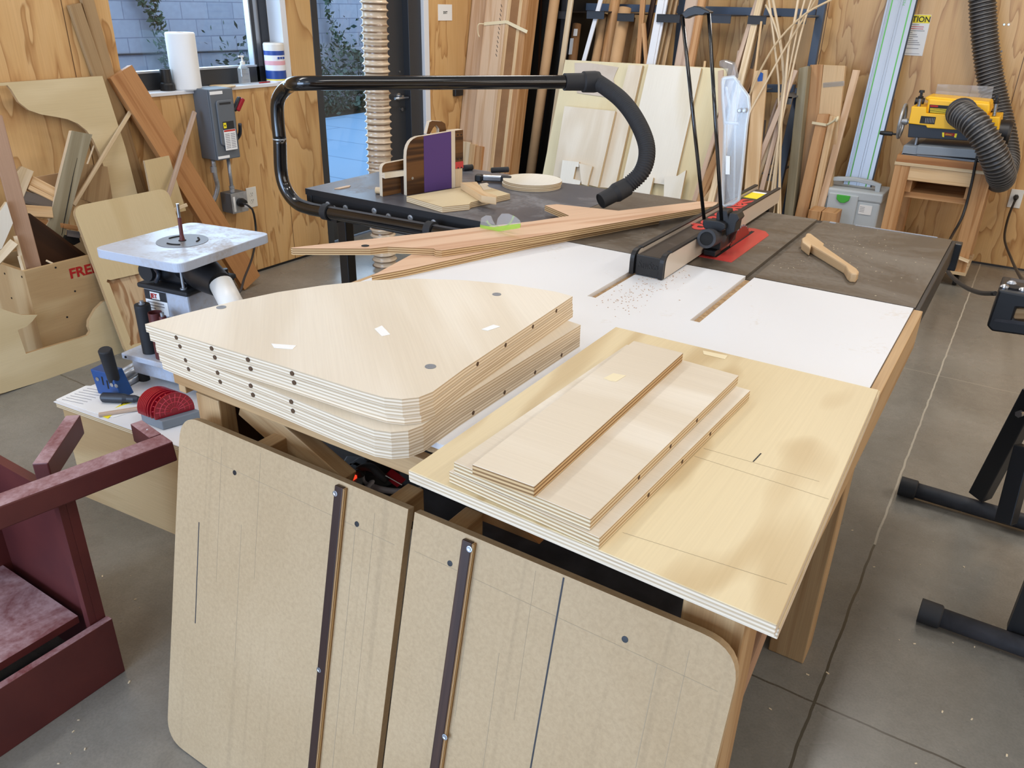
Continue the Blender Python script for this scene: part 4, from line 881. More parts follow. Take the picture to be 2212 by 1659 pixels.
b = MB(); b.prism([SB(-.138, -.0725, .68), SB(-.045, -.0725, .68), SB(-.045, -.0725, .648), SB(-.138, -.0725, .648)], uy*.001); b.build('label_band', 'ink', lab_)
b = MB(); b.prism([SB(-.113, -.0735, .676), SB(-.073, -.0735, .676), SB(-.073, -.0735, .652), SB(-.113, -.0735, .652)], uy*.001); b.build('label_badge', 'paper', lab_)
text('JET', .020, SB(-.110, -.0745, .657), ux, UP, 'redink', lab_, .0002, bold=.0008)
b = MB()
for k in range(4): b.prism([SB(-.132, -.0730, .641-k*.01), SB(-.06 if k < 2 else -.10, -.0730, .641-k*.01), SB(-.06 if k < 2 else -.10, -.0730, .637-k*.01), SB(-.132, -.0730, .637-k*.01)], uy*.0004)
b.build('print_lines', 'papergrey', lab_)
b = MB(); sbox(b, -.11, .02, -.04, .10, .702, .812); soft(b.build('trunnion', 'black', sd), .01)
b = MB(); b.lathe([(.03, -.012), (.034, .0), (.03, .02)], SB(-.115, -.055, .74), -uy, 16); b.tube([SB(-.12, -.06, .74), SB(-.145, -.07, .80)], .01, 8); b.build('tilt_knob', 'rubber', sd)
b = MB(); b.tube(smooth_path([SB(-.09, -.06, .715), SB(-.06, -.085, .722), SB(-.045, -.085, .748), SB(-.08, -.065, .756)], .01), .007, 8); b.build('lock_lever', 'navy', sd)
b = MB(); b.lathe([(.011, 0), (.011, .004), (.005, .005), (.005, .125)], SB(.025, -.06, .702), UP, 10); b.build('support_post', 'galv', sd)
b = MB(); b.lathe([(.01, 0), (.01, .018)], SB(.03, .12, .702), UP, 6); b.build('bolt', 'black', sd)
pp0, pp1 = SB(-.03, .02, .762), P(480, 618, y=scen.y-.03)
b = MB(); b.lathe([(.06, 0), (.055, (pp1-pp0).length*.55), (.04, (pp1-pp0).length*.95)], pp0, pp1-pp0, 20); b.build('dust_chute', 'black', sd)
pe = pp1+(P(502, 660, y=scen.y-.05)-pp1).normalized()*.13
b = MB(); b.tube([pp1-(pe-pp1).normalized()*.01, pe], .036, 20); b.build('dust_pipe', 'pvc', sd)
b = MB(); sbox(b, -.19, .11, -.13, .16, ct+.03, ct+.085); soft(b.build('base', 'sander', sd), .006)
b = MB(); pts_ = [SB(-.15, -.08, .468), SB(.06, -.08, .468), SB(.09, -.105, ct+.08), SB(-.17, -.105, ct+.08)]; b.prism(pts_, uy*.24, (0, 0)); b.build('lower_housing', 'sander', sd)
b = MB(); sbox(b, -.175, .07, -.175, -.071, .466, .486); soft(b.build('storage_shelf', 'sander', sd), .003)
b = MB(); b.lathe([(.004, 0), (.004, .002)], SB(-.155, -.176, .476), -uy, 8); b.build('shelf_hole', 'blackvoid', sd)
for a_, b__ in ((-.17, -.11), (.09, -.11), (.09, .14), (-.17, .14)):
    b = MB(); b.lathe([(.018, 0), (.018, .03)], SB(a_, b__, ct), UP, 12); b.build('foot', 'rubber', sd)
zs = .4865
for k, (u, v, r_, h_, mt, lab) in enumerate(((326, 760, .0245, .165, 'rubber', 'black rubber sanding drum with a top bolt, leftmost on the sander shelf'), (352, 772, .021, .155, 'burg', 'open dark maroon sanding sleeve beside the black drum'), (368, 778, .0115, .15, 'burg', 'slim maroon sanding drum on the sander shelf'), (382, 782, .010, .14, 'pvc', 'slim worn beige sanding drum, last on the sander shelf'))):
    c_ = P(u, v, z=zs); o = thing('sanding_drum', c_, lab, 'sanding drum', 'spare drums on the sander')
    b = MB()
    if k == 1: b.lathe([(r_, 0), (r_, h_), (r_-.002, h_), (r_-.002, .05)], c_, UP, 24)
    else: b.lathe([(r_, 0), (r_, h_-.006), (r_-.001, h_)], c_, UP, 24)
    b.build('drum', mt, o)
    if k != 1: b = MB(); b.lathe([(.010 if k == 0 else .006, h_), (.010 if k == 0 else .006, h_+.003), (.006, h_+.004), (.006, h_+.012)], c_, UP, 12); b.build('top_bolt', 'galv', o)
# cord from the wall box to the sander
b = MB(); b.tube(smooth_path([P(521, 438, x=-3.70), P(545, 452, x=-3.66), P(553, 505, x=-3.66), P(545, 555, x=-3.5), P(528, 600, x=-3.2), P(518, 630, x=-2.9), V((-2.5, 1.9, .5)), V((-2.25, 1.68, .45))], .03), .006, 8); tag(b.build('extension_lead', 'cord'), 'black cord running from the grey wall box down to the spindle sander', 'cord')

# ------------------------------------------------------------------ burgundy cabinet
rc = thing('painted_cabinet', (-1.8, .3, 0), 'unfinished burgundy painted cabinet dusted with sanding powder', 'cabinet')
rx = -1.60
b = MB(); b.bb(rx-.02, rx, -.6, .748, 0, .172); soft(dusttop(b.build('toe_board', ['burg', 'dustburg'], rc)), .002)
b = MB(); b.bb(rx-.40, rx-.022, .722, .744, 0, .52); b.build('side_panel', 'burg', rc)
b = MB(); b.bb(rx-.044, rx-.0225, .705, .7215, .02, .52); b.build('face_frame', 'burg', rc)
b = MB(); b.bb(rx-.40, rx-.06, -.6, .700, .165, .185); dusttop(b.build('shelf', ['burg', 'dustburg'], rc))
b = MB(); b.bb(rx-.42, rx-.401, -.6, .744, 0, .52); b.build('back_panel', 'burg', rc)
z0_, z1_ = .522, .578
pA, pB = P(385, 995, z=z0_), P(0, 1147, z=z0_); bd = (pA-pB).normalized(); pZ = pB-bd*.9
bn = V((bd.y, -bd.x, 0)); bn = bn if bn.x > 0 else -bn
b = MB(); b.prism([pZ, pA, pA+UP*(z1_-z0_)-bd*.004, pZ+UP*(z1_-z0_)], -bn*.055, (0, 0)); soft(dusttop(b.build('top_rail', ['burg', 'dustburg'], rc)), .004)
b = MB(); e0_ = pA-bd*.035-bn*.056+UP*.0; b.prism([e0_+UP*.056, e0_+bd*.03+UP*.056, e0_+bd*.03-bn*.10+UP*.056, e0_-bd*.0-bn*.10+UP*.056], (0, 0, -.05), (0, 0)); soft(dusttop(b.build('end_block', ['burg', 'dustburg'], rc)), .002)
k0 = P(86, 1001, z=.578); k1 = P(158, 896, z=.578)
b = MB(); b.bar(k0, k1, .034, .055, UP); o = soft(dusttop(b.build('arm_stub', ['burg', 'dustburg'], rc)), .003)
b = MB(); dv_ = (k1-k0).normalized(); b.bar(k1-UP*.004, k1+dv_*.003-UP*.004, .030, .047, UP); b.build('raw_end', 'rawfir', rc)
b = MB(); c_ = P(318, 928, z=z1_); b.lathe([(.002, 0), (.002, .002)], c_, bn, 6); b.build('nail_head', 'paper', rc)

# ------------------------------------------------------------------ scrap bin and the pieces in it
bx, bz, byy = -3.47, .467, 1.62
bn_ = thing('scrap_bin', (-3.63, 2.0, 0), 'plywood scrap bin with red stencilled word, full of offcuts by the left wall', 'bin')
b = MB(); b.bb(bx-.018, bx, byy, 2.36, 0, bz); b.build('front_panel', 'binply', bn_)
b = MB(); b.bb(-3.785, bx-.0185, byy+.001, byy+.018, 0, bz-.002); b.build('end_panel', 'binply', bn_)
b = MB(); b.bb(-3.785, bx-.0185, 2.34, 2.358, 0, bz-.002); b.build('end_panel', 'binply', bn_)
b = MB(); b.bb(-3.803, -3.786, byy, 2.36, 0, bz); b.build('back_panel', 'binply', bn_)
b = MB(); b.bb(-3.785, bx-.019, byy+.02, 2.33, .01, .025); b.build('bottom_panel', 'binply', bn_)
fq = P(152, 602, x=bx+.001); text('FREE', .062, fq, (0, 1, 0), UP, 'redink', bn_, .0004, bold=.0018, sx=1.05)
for u, v in ((120, 578), (162, 629), (145, 685)):
    c_ = P(u, v, x=bx); b = MB(); b.lathe([(.0045, 0), (.0045, .0008)], c_, XX, 10); b.build('screw', 'screw', bn_)
for u, v in ((10, 591), (47, 598), (25, 644)):
    c_ = P(u, v, y=byy); b = MB(); b.lathe([(.0045, 0), (.0045, .0008)], c_, (0, -1, 0), 10); b.build('screw', 'screw', bn_)
def stick(name, p_, q_, xa, xb, w_, t_, mat, label, cat='offcut', nrm=(1, -.35, .2), group='offcuts in and around the scrap bin', ext=0):
    a_, c_ = P(*p_, x=xa), P(*q_, x=xb)
    if ext: c_ = c_+(c_-a_).normalized()*ext
    b = MB(); b.bar(a_, c_, w_, t_, nrm); o = b.build(name, mat); return tag(soft(o, .0015, 1), label, cat, group)
def piece(name, px, x, t_, mats, label, cat='offcut', n_=V((1, 0, .1)), group='offcuts in and around the scrap bin', g=None):
    n_ = V(n_).normalized(); pt = V((x, 0, .45)); b = MB(); b.prism([PL(u, v, pt, n_) for u, v in px], -n_*t_, (0, 1), g); return tag(b.build(name, mats), label, cat, group)
stick('stud_offcut', (-14, 250), (74, 583), -3.56, -3.52, .062, .03, 'redwood', 'long reddish stud standing in the front corner of the scrap bin')
piece('board_offcut', ((47, 359), (73, 370), (49, 431), (30, 410), (25, 384)), -3.62, .02, ['whitewood', 'tanwood'], 'pale board end sticking up just behind the long reddish stud')
o = piece('poplar_offcut', (a2(1070, 290), a2(1380, 350), a2(1085, 1400), b2(1285, 505), b2(930, 250), a2(735, 1640)), -3.60, .022, ['poplar', 'whitewood'], 'wide grey-green poplar board with a long crack, leaning in the bin', g=P(*a2(1070, 290), x=-3.6)-P(*a2(735, 1640), x=-3.6))
pt = V((-3.6, 0, .45)); n_ = V((1, 0, .1)).normalized()
b = MB()
ck = [a2(1155, 700), a2(1095, 950), a2(1060, 1130), a2(1035, 1260), a2(960, 1640), b2(1230, 440)]
ckp = [PL(u, v, pt+n_*.0006, n_) for u, v in ck]
b.tube(ckp, [.0006, .0012, .002, .002, .0018, .001], 6); k_ = b.build('crack', 'blackvoid'); k_.parent = o; k_.location = k_.location-o.location
piece('plywood_offcut', (a2(490, 995), a2(910, 920), a2(930, 1300), a2(470, 1300)), -3.70, .012, ['kraft', 'whitewood'], 'thin tan plywood offcut behind the poplar board in the bin')
stick('board_offcut', a2(470, 1030), a2(860, 1230), -3.67, -3.64, .045, .02, 'fir_pale', 'pale fir offcut lying slanted in the bin, upper of two', nrm=(1, -.2, .6))
stick('board_offcut', a2(430, 1130), a2(830, 1330), -3.655, -3.635, .022, .02, 'fir_pale', 'narrow pale fir offcut lying slanted in the bin, lower of two', nrm=(1, -.2, .6))
stick('grey_offcut', a2(330, 1270), a2(800, 1400), -3.65, -3.63, .055, .02, 'greywood', 'weathered grey board lying across the bin', nrm=(1, -.2, .4))
stick('board_offcut', a2(330, 1480), a2(790, 1510), -3.625, -3.615, .05, .02, 'fir_pale', 'pale board lying level across the bin above the dark one', nrm=(1, -.2, .4))
piece('dark_offcut', (b2(520, 0), b2(600, 10), b2(1715, 830), b2(1090, 985), b2(800, 1060)), -3.565, .018, ['darkwood', 'darkwood'], 'large dark brown triangular offcut in the scrap bin')
stick('amber_offcut', b2(760, 165), b2(1560, 310), -3.63, -3.60, .022, .015, 'fir_red', 'thin amber stick behind the dark brown offcut in the bin')
stick('grey_offcut', b2(1340, 400), b2(1600, 440), -3.585, -3.57, .03, .015, 'greywood', 'short grey offcut low behind the jig board in the bin')
piece('black_offcut', (b2(1330, 440), b2(1570, 480), b2(1600, 580), b2(1480, 640), b2(1290, 520)), -3.58, .02, ['blackvoid', 'blackvoid'], 'black plastic offcut low in the scrap bin')
stick('long_stick', (312, 193), (160, 443), -3.825, -3.66, .018, .012, 'whitewood', 'long thin pale stick crossing behind the white cutout board', 'stick', (1, 0, .3))
stick('dowel_stick', (204, 314), (189, 355), -3.8, -3.78, .007, .007, 'whitewood', 'short thin dowel leaning against the wall above the bin', 'stick', (1, 0, .3), ext=.25)
piece('brown_plywood', ((170, 352), (232, 360), (243, 428), (205, 440), (160, 424)), -3.715, .012, ['tanwood', 'tanwood'], 'brown plywood offcut standing at the back of the bin')
piece('white_offcut', ((-10, 470), (14, 436), (28, 482), (4, 537), (-12, 545)), -3.50, .016, ['sheet', 'whitewood'], 'white painted offcut at the left end of the bin')
stick('trim_offcut', (31, 522), (-16, 572), -3.505, -3.505, .035, .02, 'whitewood', 'pale moulding offcut resting on the left corner of the bin', nrm=(1, -.5, .4))
stick('thin_batten', (33, 510), (54, 588), -3.52, -3.50, .016, .012, 'whitewood', 'thin white slat standing at the corner of the bin')
stick('thin_batten', (41, 553), (52, 590), -3.505, -3.495, .012, .01, 'whitewood', 'shortest slat standing at the corner of the bin')
stick('splinter_stick', b2(920, 940), b2(1070, 1010), -3.50, -3.49, .008, .006, 'whitewood', 'small pale splinter on the front edge of the bin', nrm=(1, 0, .5))
# boards leaning on the left wall
stick('leaning_board', (162, 9), (300, 411), -3.822, -3.822, .062, .02, 'tanwood', 'left of two long grey-brown boards leaning on the wall by the window', 'board', (1, 0, .12), 'boards leaning on the left wall', ext=.55)
stick('leaning_board', (173, -60), (300, 390), -3.826, -3.826, .06, .02, 'tanwood', 'right of two long grey-brown boards leaning on the wall by the window', 'board', (1, 0, .12), 'boards leaning on the left wall', ext=.6)
a_, c_ = P(262, 154, x=-3.80), P(546, 611, z=.03)
b = MB(); b.bar(a_, c_, .14, .038, (1, -.05, .25)); tag(soft(b.build('fir_plank', 'fir_red'), .002), 'wide orange-brown fir plank leaning from the window sill to the floor', 'board', 'boards leaning on the left wall')
piece('plywood_offcut', ((312, 347), (365, 336), (402, 455), (336, 470)), -3.68, .014, ['birch_o', 'edge'], 'small tan plywood panel standing behind the rounded jig board', 'panel', (1, 0, .15))
stick('pink_stick', (422, 241), (362, 432), -3.78, -3.62, .022, .014, 'mauve', 'pinkish stick leaning on the wall left of the grey switch box', 'stick', (1, 0, .3), ext=.5)
stick('short_batten', (362, 460), (405, 442), -3.60, -3.60, .018, .012, 'whitewood', 'short pale batten end showing behind the jig board', 'stick', (1, 0, .3))
# big cutouts
n_ = V((1, 0, 0)).normalized(); pt = V((-3.782, 0, .6))
px = [A(*p) for p in ((-300, 690), (0, 660), (815, 605), (1000, 1180), (1090, 1530), (1240, 2000), (1020, 2000), (895, 1590), (850, 1400), (790, 1220), (740, 1110), (690, 1040), (620, 985), (540, 950), (440, 930), (330, 912), (230, 878), (150, 815), (90, 715), (60, 680), (0, 684), (-300, 715))]
b = MB(); b.prism([PL(u, v, pt, n_) for u, v in px], -n_*.018, (0, 1), YY); tag(b.build('curved_cutout', ['birch_t', 'edge_d']), 'tall pale plywood cutout with an S-shaped edge leaning on the left wall', 'panel')
n_ = V((1, 0, .12)).normalized(); pt = V((-3.40, 0, 0))
px = [(-90, 678), (0, 666), (30, 676), (46, 680), (81, 680), (70, 694), (58, 705), (38, 713), (56, 764), (127, 743), (176, 729), (190, 724), (195, 716), (191, 706), (192, 692), (206, 668), (222, 652), (262, 638), (285, 700), (300, 757), (11, 848), (-90, 872)]
b = MB(); b.prism([PL(u, v, pt, n_) for u, v in px], -n_*.018, (0, 1), YY); tag(b.build('notched_cutout', ['birch_t', 'edge_d']), 'low plywood cutout with a square notch and round cove, leaning on the scrap bin', 'panel')
# rounded jig board with a routed pocket
n_ = V((1, 0, .29)).normalized(); pt = V((-3.315, 0, 0))
jo = thing('jig_board', PL(300, 760, pt, n_), 'rounded plywood jig board with a routed square pocket, leaning behind the sander', 'panel')
outer_ = rrect([PL(*E_(*p), pt, n_) for p in ((575, 245), (1330, 95), (1740, 1270), (1020, 1440))], .05, 8)
hole_ = [E_(*p) for p in ((870, 855), (850, 845), (855, 825), (880, 830), (1165, 765), (1190, 745), (1205, 770), (1330, 1240), (1345, 1275), (1300, 1290), (1070, 1340), (1045, 1355), (1030, 1340), (1040, 1310))]
hp_ = [PL(u, v, pt, n_) for u, v in hole_]
kx = min(range(len(outer_)), key=lambda i: (outer_[i]-hp_[0]).length)
key = outer_[kx:]+outer_[:kx+1]+hp_[0:1]+list(reversed(hp_[1:]))+hp_[0:1]
b = MB(); b.prism(key, -n_*.012, (0, 1), n_.cross(YY), (1, 0)); b.build('board', ['birch_o', 'edge_d'], jo)
b = MB(); b.prism([p_-n_*.0122 for p_ in outer_], -n_*.006, (0, 1), n_.cross(YY)); b.build('routed_pocket', ['dirtyply', 'edge_d'], jo)

# ------------------------------------------------------------------ left wall: sill, switchgear, signs
zs = wz0+.006
def SL(u, v, h=0): return P(u, v, z=zs+h)
cx_ = -3.885
c_ = P(421, 194, x=cx_+.06); c_ = V((cx_, c_.y, zs))
tw = thing('paper_towel_roll', c_, 'white paper towel roll standing on the window sill', 'paper towel')
b = MB(); b.lathe([(.070, 0), (.074, .006), (.074, .272), (.070, .279)], c_, UP, 32); b.build('roll', 'paper', tw)
b = MB(); b.lathe([(.02, .279), (.02, .2805)], c_, UP, 16); b.build('core', 'kraft', tw)
c_ = P(362, 190, x=-3.90); c_ = V((-3.90, c_.y, zs)); o = thing('hose_adapter', c_, 'black plastic hose adapter standing on the window sill', 'adapter')
b = MB(); b.lathe([(.036, 0), (.037, .03), (.034, .038), (.030, .04), (.027, .105), (.023, .106), (.022, .06)], c_, UP, 20); b.build('adapter', 'black', o)
c_ = P(529, 181, x=-3.90); c_ = V((-3.90, c_.y, zs)); o = thing('pump_bottle', c_, 'clear sanitizer pump bottle on the window sill', 'bottle')
b = MB(); b.prism(rrect([c_+V((x, y, .085)) for x, y in ((-.02, -.031), (.02, -.031), (.02, .031), (-.02, .031))], .012), (0, 0, -.085), (0, 0)); b.lathe([(.028, .085), (.014, .105), (.012, .106)], c_, UP, 14); b.build('bottle', 'liquid', o)
b = MB(); b.lathe([(.014, .104), (.014, .120), (.005, .121), (.005, .142), (.011, .143), (.011, .15)], c_, UP, 14); b.bb(c_.x-.004, c_.x+.004, c_.y-.024, c_.y+.01, c_.z+.144, c_.z+.152); b.build('pump', 'pvc', o)
c_ = P(598, 178, x=-3.885); c_ = V((-3.885, c_.y, zs)); o = thing('wipes_canister', c_, 'blue and white canister of disinfecting wipes on the window sill', 'canister')
b = MB(); b.lathe([(.056, 0), (.058, .004), (.058, .175)], c_, UP, 28); b.build('tub', 'canw', o)
for z_a, z_b, mt in ((.012, .018, 'yellowlabel'), (.019, .065, 'canb'), (.095, .118, 'canp'), (.148, .172, 'canb')):
    b = MB(); b.lathe([(.0584, z_a), (.0584, z_b)], c_, UP, 28); b.build('label_band', mt, o)
for k in range(3):
    q_ = c_+V((.0592, -.02+.018*k, .128)); b = MB(); b.bb(q_.x-.004, q_.x, q_.y-.006, q_.y+.007, q_.z, q_.z+.012); b.build('label_print', 'canb', o)
b = MB(); b.lathe([(.059, .175), (.059, .205), (.054, .214)], c_, UP, 28); b.bb(c_.x-.01, c_.x+.01, c_.y+.03, c_.y+.072, c_.z+.205, c_.z+.211); b.build('cap', 'pvc', o)
c_ = SL(488, 187); b = MB(); b.lathe([(.07, 0), (.07, .004)], V((-3.89, c_.y, zs)), UP, 28); tag(b.build('wooden_disc', 'fir_pale'), 'thin wooden disc lying on the sill beside the towel roll', 'disc')
b = MB(); q_ = SL(546, 178); b.tube([V((-3.87, q_.y-.02, zs+.004)), V((-3.88, q_.y+.07, zs+.004))], .0035, 6); tag(b.build('pencil', 'redink'), 'thin red pencil lying on the sill by the wipes canister', 'pencil')
# disconnect switch
fx = -3.715
f0, f1, f2, f3 = (P(u, v, x=fx) for u, v in ((451, 193.5), (502.5, 190), (519.5, 341.5), (470, 346)))
ya, yb, za, zb = (f0.y+f3.y)/2, (f1.y+f2.y)/2, (f2.z+f3.z)/2, (f0.z+f1.z)/2
sw = thing('disconnect_switch', ((XW+fx)/2, (ya+yb)/2, za), 'grey electrical disconnect box with a red handle on the left wall', 'switch box')
b = MB(); b.bb(XW, fx-.012, ya, yb, za, zb); soft(b.build('box', 'elec', sw), .004)
b = MB(); b.bb(fx-.012, fx, ya+.002, yb-.0, za+.0, zb-.0); soft(b.build('cover', 'elec', sw), .005)
b = MB(); b.prism(rrect([V((fx+.012, y, z)) for y, z in ((ya+.03, za+.075), (yb-.012, za+.075), (yb-.012, zb-.055), (ya+.03, zb-.055))], .02), (-.012, 0, 0), (0, 0)); soft(b.build('cover_panel', 'elec', sw), .006)
for (y0_, y1_, z0_, z1_, mt) in ((ya+.004, ya+.085, zb-.026, zb-.010, 'paper'), (ya+.004, ya+.08, za+.008, za+.022, 'paper')):
    b = MB(); b.bb(fx, fx+.0012, y0_, y1_, z0_, z1_); b.build('label_strip', mt, sw)
px0 = fx+.0125; ym = ya+.052
b = MB(); b.bb(fx+.011, px0+.0008, ym, ym+.072, zb-.205, zb-.165); b.build('black_label', 'ink', sw)
b = MB(); b.bb(fx+.012, px0+.0014, ym+.003, ym+.022, zb-.199, zb-.171); b.build('yellow_mark', 'yellowlabel', sw)
b = MB(); b.bb(fx+.0125, px0+.0018, ym+.009, ym+.016, zb-.189, zb-.181); b.build('square_mark', 'ink', sw)
b = MB(); b.bb(fx+.011, px0+.0008, ym, ym+.078, zb-.315, zb-.208); pl_ = b.build('notice_label', 'paper', sw)
b = MB(); b.bb(fx+.012, px0+.0012, ym+.002, ym+.076, zb-.218, zb-.209); b.build('red_band', 'red', pl_)
b = MB()
for k in range(9):
    for yy_ in (ym+.006, ym+.042): b.bb(fx+.012, px0+.0012, yy_, yy_+.03, zb-.232-k*.009, zb-.228-k*.009)
b.build('print_lines', 'papergrey', pl_)
b = MB(); b.bb(fx+.011, px0+.001, ym-.005, ym+.068, zb-.078, zb-.068); b.build('cover_slot', 'ink', sw)
b = MB(); b.tube(smooth_path([V((fx-.06, yb+.004, zb-.30)), V((fx-.03, yb+.035, zb-.25)), V((fx-.01, yb+.03, zb-.19))], .01), .010, 8); b.build('handle_arm', 'navy', sw)
hA, hB = P(515, 240, x=fx+.01), P(527, 213, x=fx+.02)
b = MB(); b.bar(hA, hB, .022, .03, (1, 0, .3)); soft(b.build('handle_grip', 'crimson', sw), .006)
b = MB(); b.bar(P(508, 240, x=fx), P(521, 210, x=fx+.005), .02, .03, (1, 0, .3)); soft(b.build('handle_back', 'black', sw), .006)
cA = P(460, 350, x=-3.79)
b = MB(); b.tube(smooth_path([P(460, 344, x=-3.79), P(462, 362, x=-3.79), P(466, 385, x=-3.79), P(470, 402, x=-3.80), P(466, 422, x=-3.81), P(457, 441, x=-3.82)], .02), .013, 12); b.lathe([(.018, 0), (.018, .03)], P(462, 372, x=-3.79), UP, 12); tag(b.build('flexible_conduit', 'galv'), 'short curved metal conduit hanging below the grey switch box', 'conduit')
e0_, e1_ = P(493, 345, x=-3.79), P(499, 415, x=-3.79)
b = MB(); b.tube([V((-3.79, e0_.y, e0_.z+.01)), V((-3.79, e0_.y, e1_.z))], .010, 12); b.lathe([(.015, 0), (.015, .018), (.012, .019), (.015, .024), (.015, .036)], V((-3.79, e0_.y, e1_.z-.002)), UP, 12); tag(b.build('straight_conduit', 'galv'), 'straight metal conduit joining the switch box to the small grey box', 'conduit')
g0, g1 = P(503, 420, x=-3.745), P(535, 455, x=-3.745)
jb = thing('junction_box', (-3.8, g0.y+.05, g1.z), 'small grey electrical box with a plugged-in cord on the left wall', 'junction box')
b = MB(); b.bb(XW, -3.76, g0.y-.004, g0.y+.105, g1.z-.004, g1.z+.108); soft(b.build('box', 'elec', jb), .003)
b = MB(); b.bb(-3.76, -3.757, g0.y-.005, g0.y+.106, g1.z-.005, g1.z+.109); soft(b.build('cover_plate', 'galv', jb), .002)
b = MB(); b.bb(-3.757, -3.7555, g0.y+.006, g0.y+.02, g1.z+.006, g1.z+.09); b.build('label_strip', 'paper', jb)
b = MB(); q_ = P(520, 437, x=-3.75); b.lathe([(.024, 0), (.026, .02), (.018, .045)], V((-3.757, q_.y, q_.z)), XX, 16); b.build('plug', 'black', jb)
b = MB(); b.lathe([(.014, .044), (.014, .062), (.007, .066)], V((-3.757, q_.y, q_.z)), V((1, .15, -.35)), 12); b.build('plug_clamp', 'pvc', jb)
def outlet(name, at, nrm, side, label, tiltplug=False):
    o = thing(name, at, label, 'outlet'); n_ = V(nrm); s_v = V(side)
    ax = (s_v, UP, s_v.cross(UP))
    b = MB(); b.box(at+n_*.003, (.074, .118, .006), ax); soft(b.build('plate', 'almond', o), .002)
    for dz in (.02, -.02):
        b = MB(); b.lathe([(.0165, 0), (.0165, .0012)], at+n_*.006+UP*dz, n_, 16); f_ = b.build('receptacle', 'almond', o)
        for ds in (-.006, .006):
            b = MB(); b.box(at+n_*.0074+UP*(dz+.004)+s_v*ds, (.002, .008, .0008), ax); b.build('slot', 'ink', f_)
        b = MB(); b.lathe([(.0022, 0), (.0022, .0008)], at+n_*.0072+UP*(dz-.007), n_, 8); b.build('ground_hole', 'ink', f_)
    return o
q_ = P(543, 426, x=XW); outlet('wall_outlet', V((XW, q_.y, q_.z)), XX, (0, 1, 0), 'white double outlet on the left wall beside the small grey box')
q_ = P(961, 27, x=XW); sg = thing('exit_sign', V((XW, q_.y, q_.z-.053)), 'small white square EXIT sign on the wall right of the glass door', 'sign')
b = MB(); b.bb(XW, XW+.004, q_.y-.082, q_.y+.082, q_.z-.053, q_.z+.053); b.build('plate', 'paper', sg)
text('EXIT', .024, V((XW+.0045, q_.y, q_.z-.008)), (0, 1, 0), UP, 'ink', sg, .0003, align='CENTER', bold=.0006)
q_ = P(986, 198, x=XW); b = MB(); b.bb(XW, XW+.03, q_.y-.05, q_.y+.05, q_.z-.03, q_.z+.03); o = thing('wall_box', V((XW, q_.y, q_.z-.03)), 'small black box on the wall below the EXIT sign', 'box'); soft(b.build('box', 'black', o), .006)
# beige dust hose in front of the door
hx, hy = -3.32, 3.735
top_ = V((hx, hy, 2.5)); b = corrugated([V((hx, hy-.01, .002)), V((hx, hy-.02, .35)), V((hx-.01, hy, .9)), V((hx, hy, 1.5)), V((hx+.01, hy+.01, 2.1)), V((hx+.02, hy+.02, 3.0))], .081, .040, .013, (1, .35, 0, 0, 0, .3), 24)
tag(b.build('duct_hose', 'hose'), 'tall beige ribbed dust hose running from floor to ceiling before the glass door', 'hose')
# ------------------------------------------------------------------ back wall: cabinet, rack, sheets, long stock
bc = thing('tall_cabinet', (-3.42, 5.93, 0), 'tall black cabinet in the corner behind the bundled lumber', 'cabinet')
b = MB(); b.bb(-3.84, P(1228, 60, y=5.72).x, 5.72, 6.17, 0, 2.7); soft(b.build('body', 'blackvoid', bc), .004)
b = MB(); b.bb(-3.42, -3.405, 5.714, 5.72, .05, 2.65); b.build('door_gap', 'darkwood', bc)
LPL = lambda z, y0=5.35: y0-(1.54-z)*.18
def lumber(name, ua, ub, mat, label, dep, yo=0, z0=0, z1=2.5, tilt=.18, group='long boards bundled beside the black cabinet', tp=None):
    "a long board standing by the left wall, its face between two places of the picture's top edge"
    y_ = 5.35+yo; xa, xb = max(-3.843, P(ua, 0, y=y_).x), P(ub, 0, y=y_).x; fy = lambda z: y_-(1.54-z)*tilt
    n_ = V((0, -1, tilt)).normalized(); b = MB()
    b.prism([V((xa, fy(z1), z1)), V((xb, fy(z1), z1)), V((xb, fy(z0), z0)), V((xa, fy(z0), z0))], -n_*dep, (0, 0), (0, tilt, 1))
    return tag(soft(b.build(name, mat), .002, 1), label, 'board', group)
lumber('lumber_board', 1014, 1052, 'fir_pink', 'wide pinkish board behind the bundle, nearest the EXIT sign', .03, .07)
bundle = lumber('lumber_board', 1050, 1096, 'fir_pink', 'widest pale pink board of the bundle, pencil writing down its face', .06)
b = MB(); y_ = 5.35
for k, (za, zb) in enumerate(((1.52, 1.42), (1.40, 1.30), (1.28, 1.21))):
    for j in range(4):
        z_ = za-.03*j; x_ = P(1083, 0, y=y_).x-.06*0; b.bar(V((x_, LPL(z_)-.001, z_)), V((x_+.012, LPL(z_-.018)-.001, z_-.018)), .004, .0006, (0, -1, .18))
k_ = b.build('pencil_writing', 'ink'); k_.parent = bundle; k_.location = k_.location-bundle.location
for i, (ua, ub, mt, lab) in enumerate(((1096.5, 1104, 'fir_pale', 'first narrow board edge right of the wide pink board'), (1104.5, 1121, 'kraft_d', 'paper-wrapped board edge in the middle of the bundle'), (1121.5, 1129, 'fir_pale', 'narrow board edge right of the paper-wrapped one'), (1129.5, 1142, 'fir', 'outermost board edge of the bundle, next to the black cabinet'))):
    lumber('lumber_board', ua, ub, mt, lab, .14, .004*i)
lumber('lumber_board', 1012, 1046, 'whitewood', 'short whitish board end in front of the lumber bundle, low behind the jig', .02, -.03, 0, .56)
lumber('lumber_board', 1046, 1058, 'fir_pale', 'short pale fir board end beside the whitish one, low behind the jig', .05, -.035, 0, .55)
lumber('lumber_board', 1058, 1075, 'fir', 'short darker fir board end in front of the bundle, low behind the jig', .05, -.03, 0, .54)
zt1 = P(1060, 52, y=5.34).z
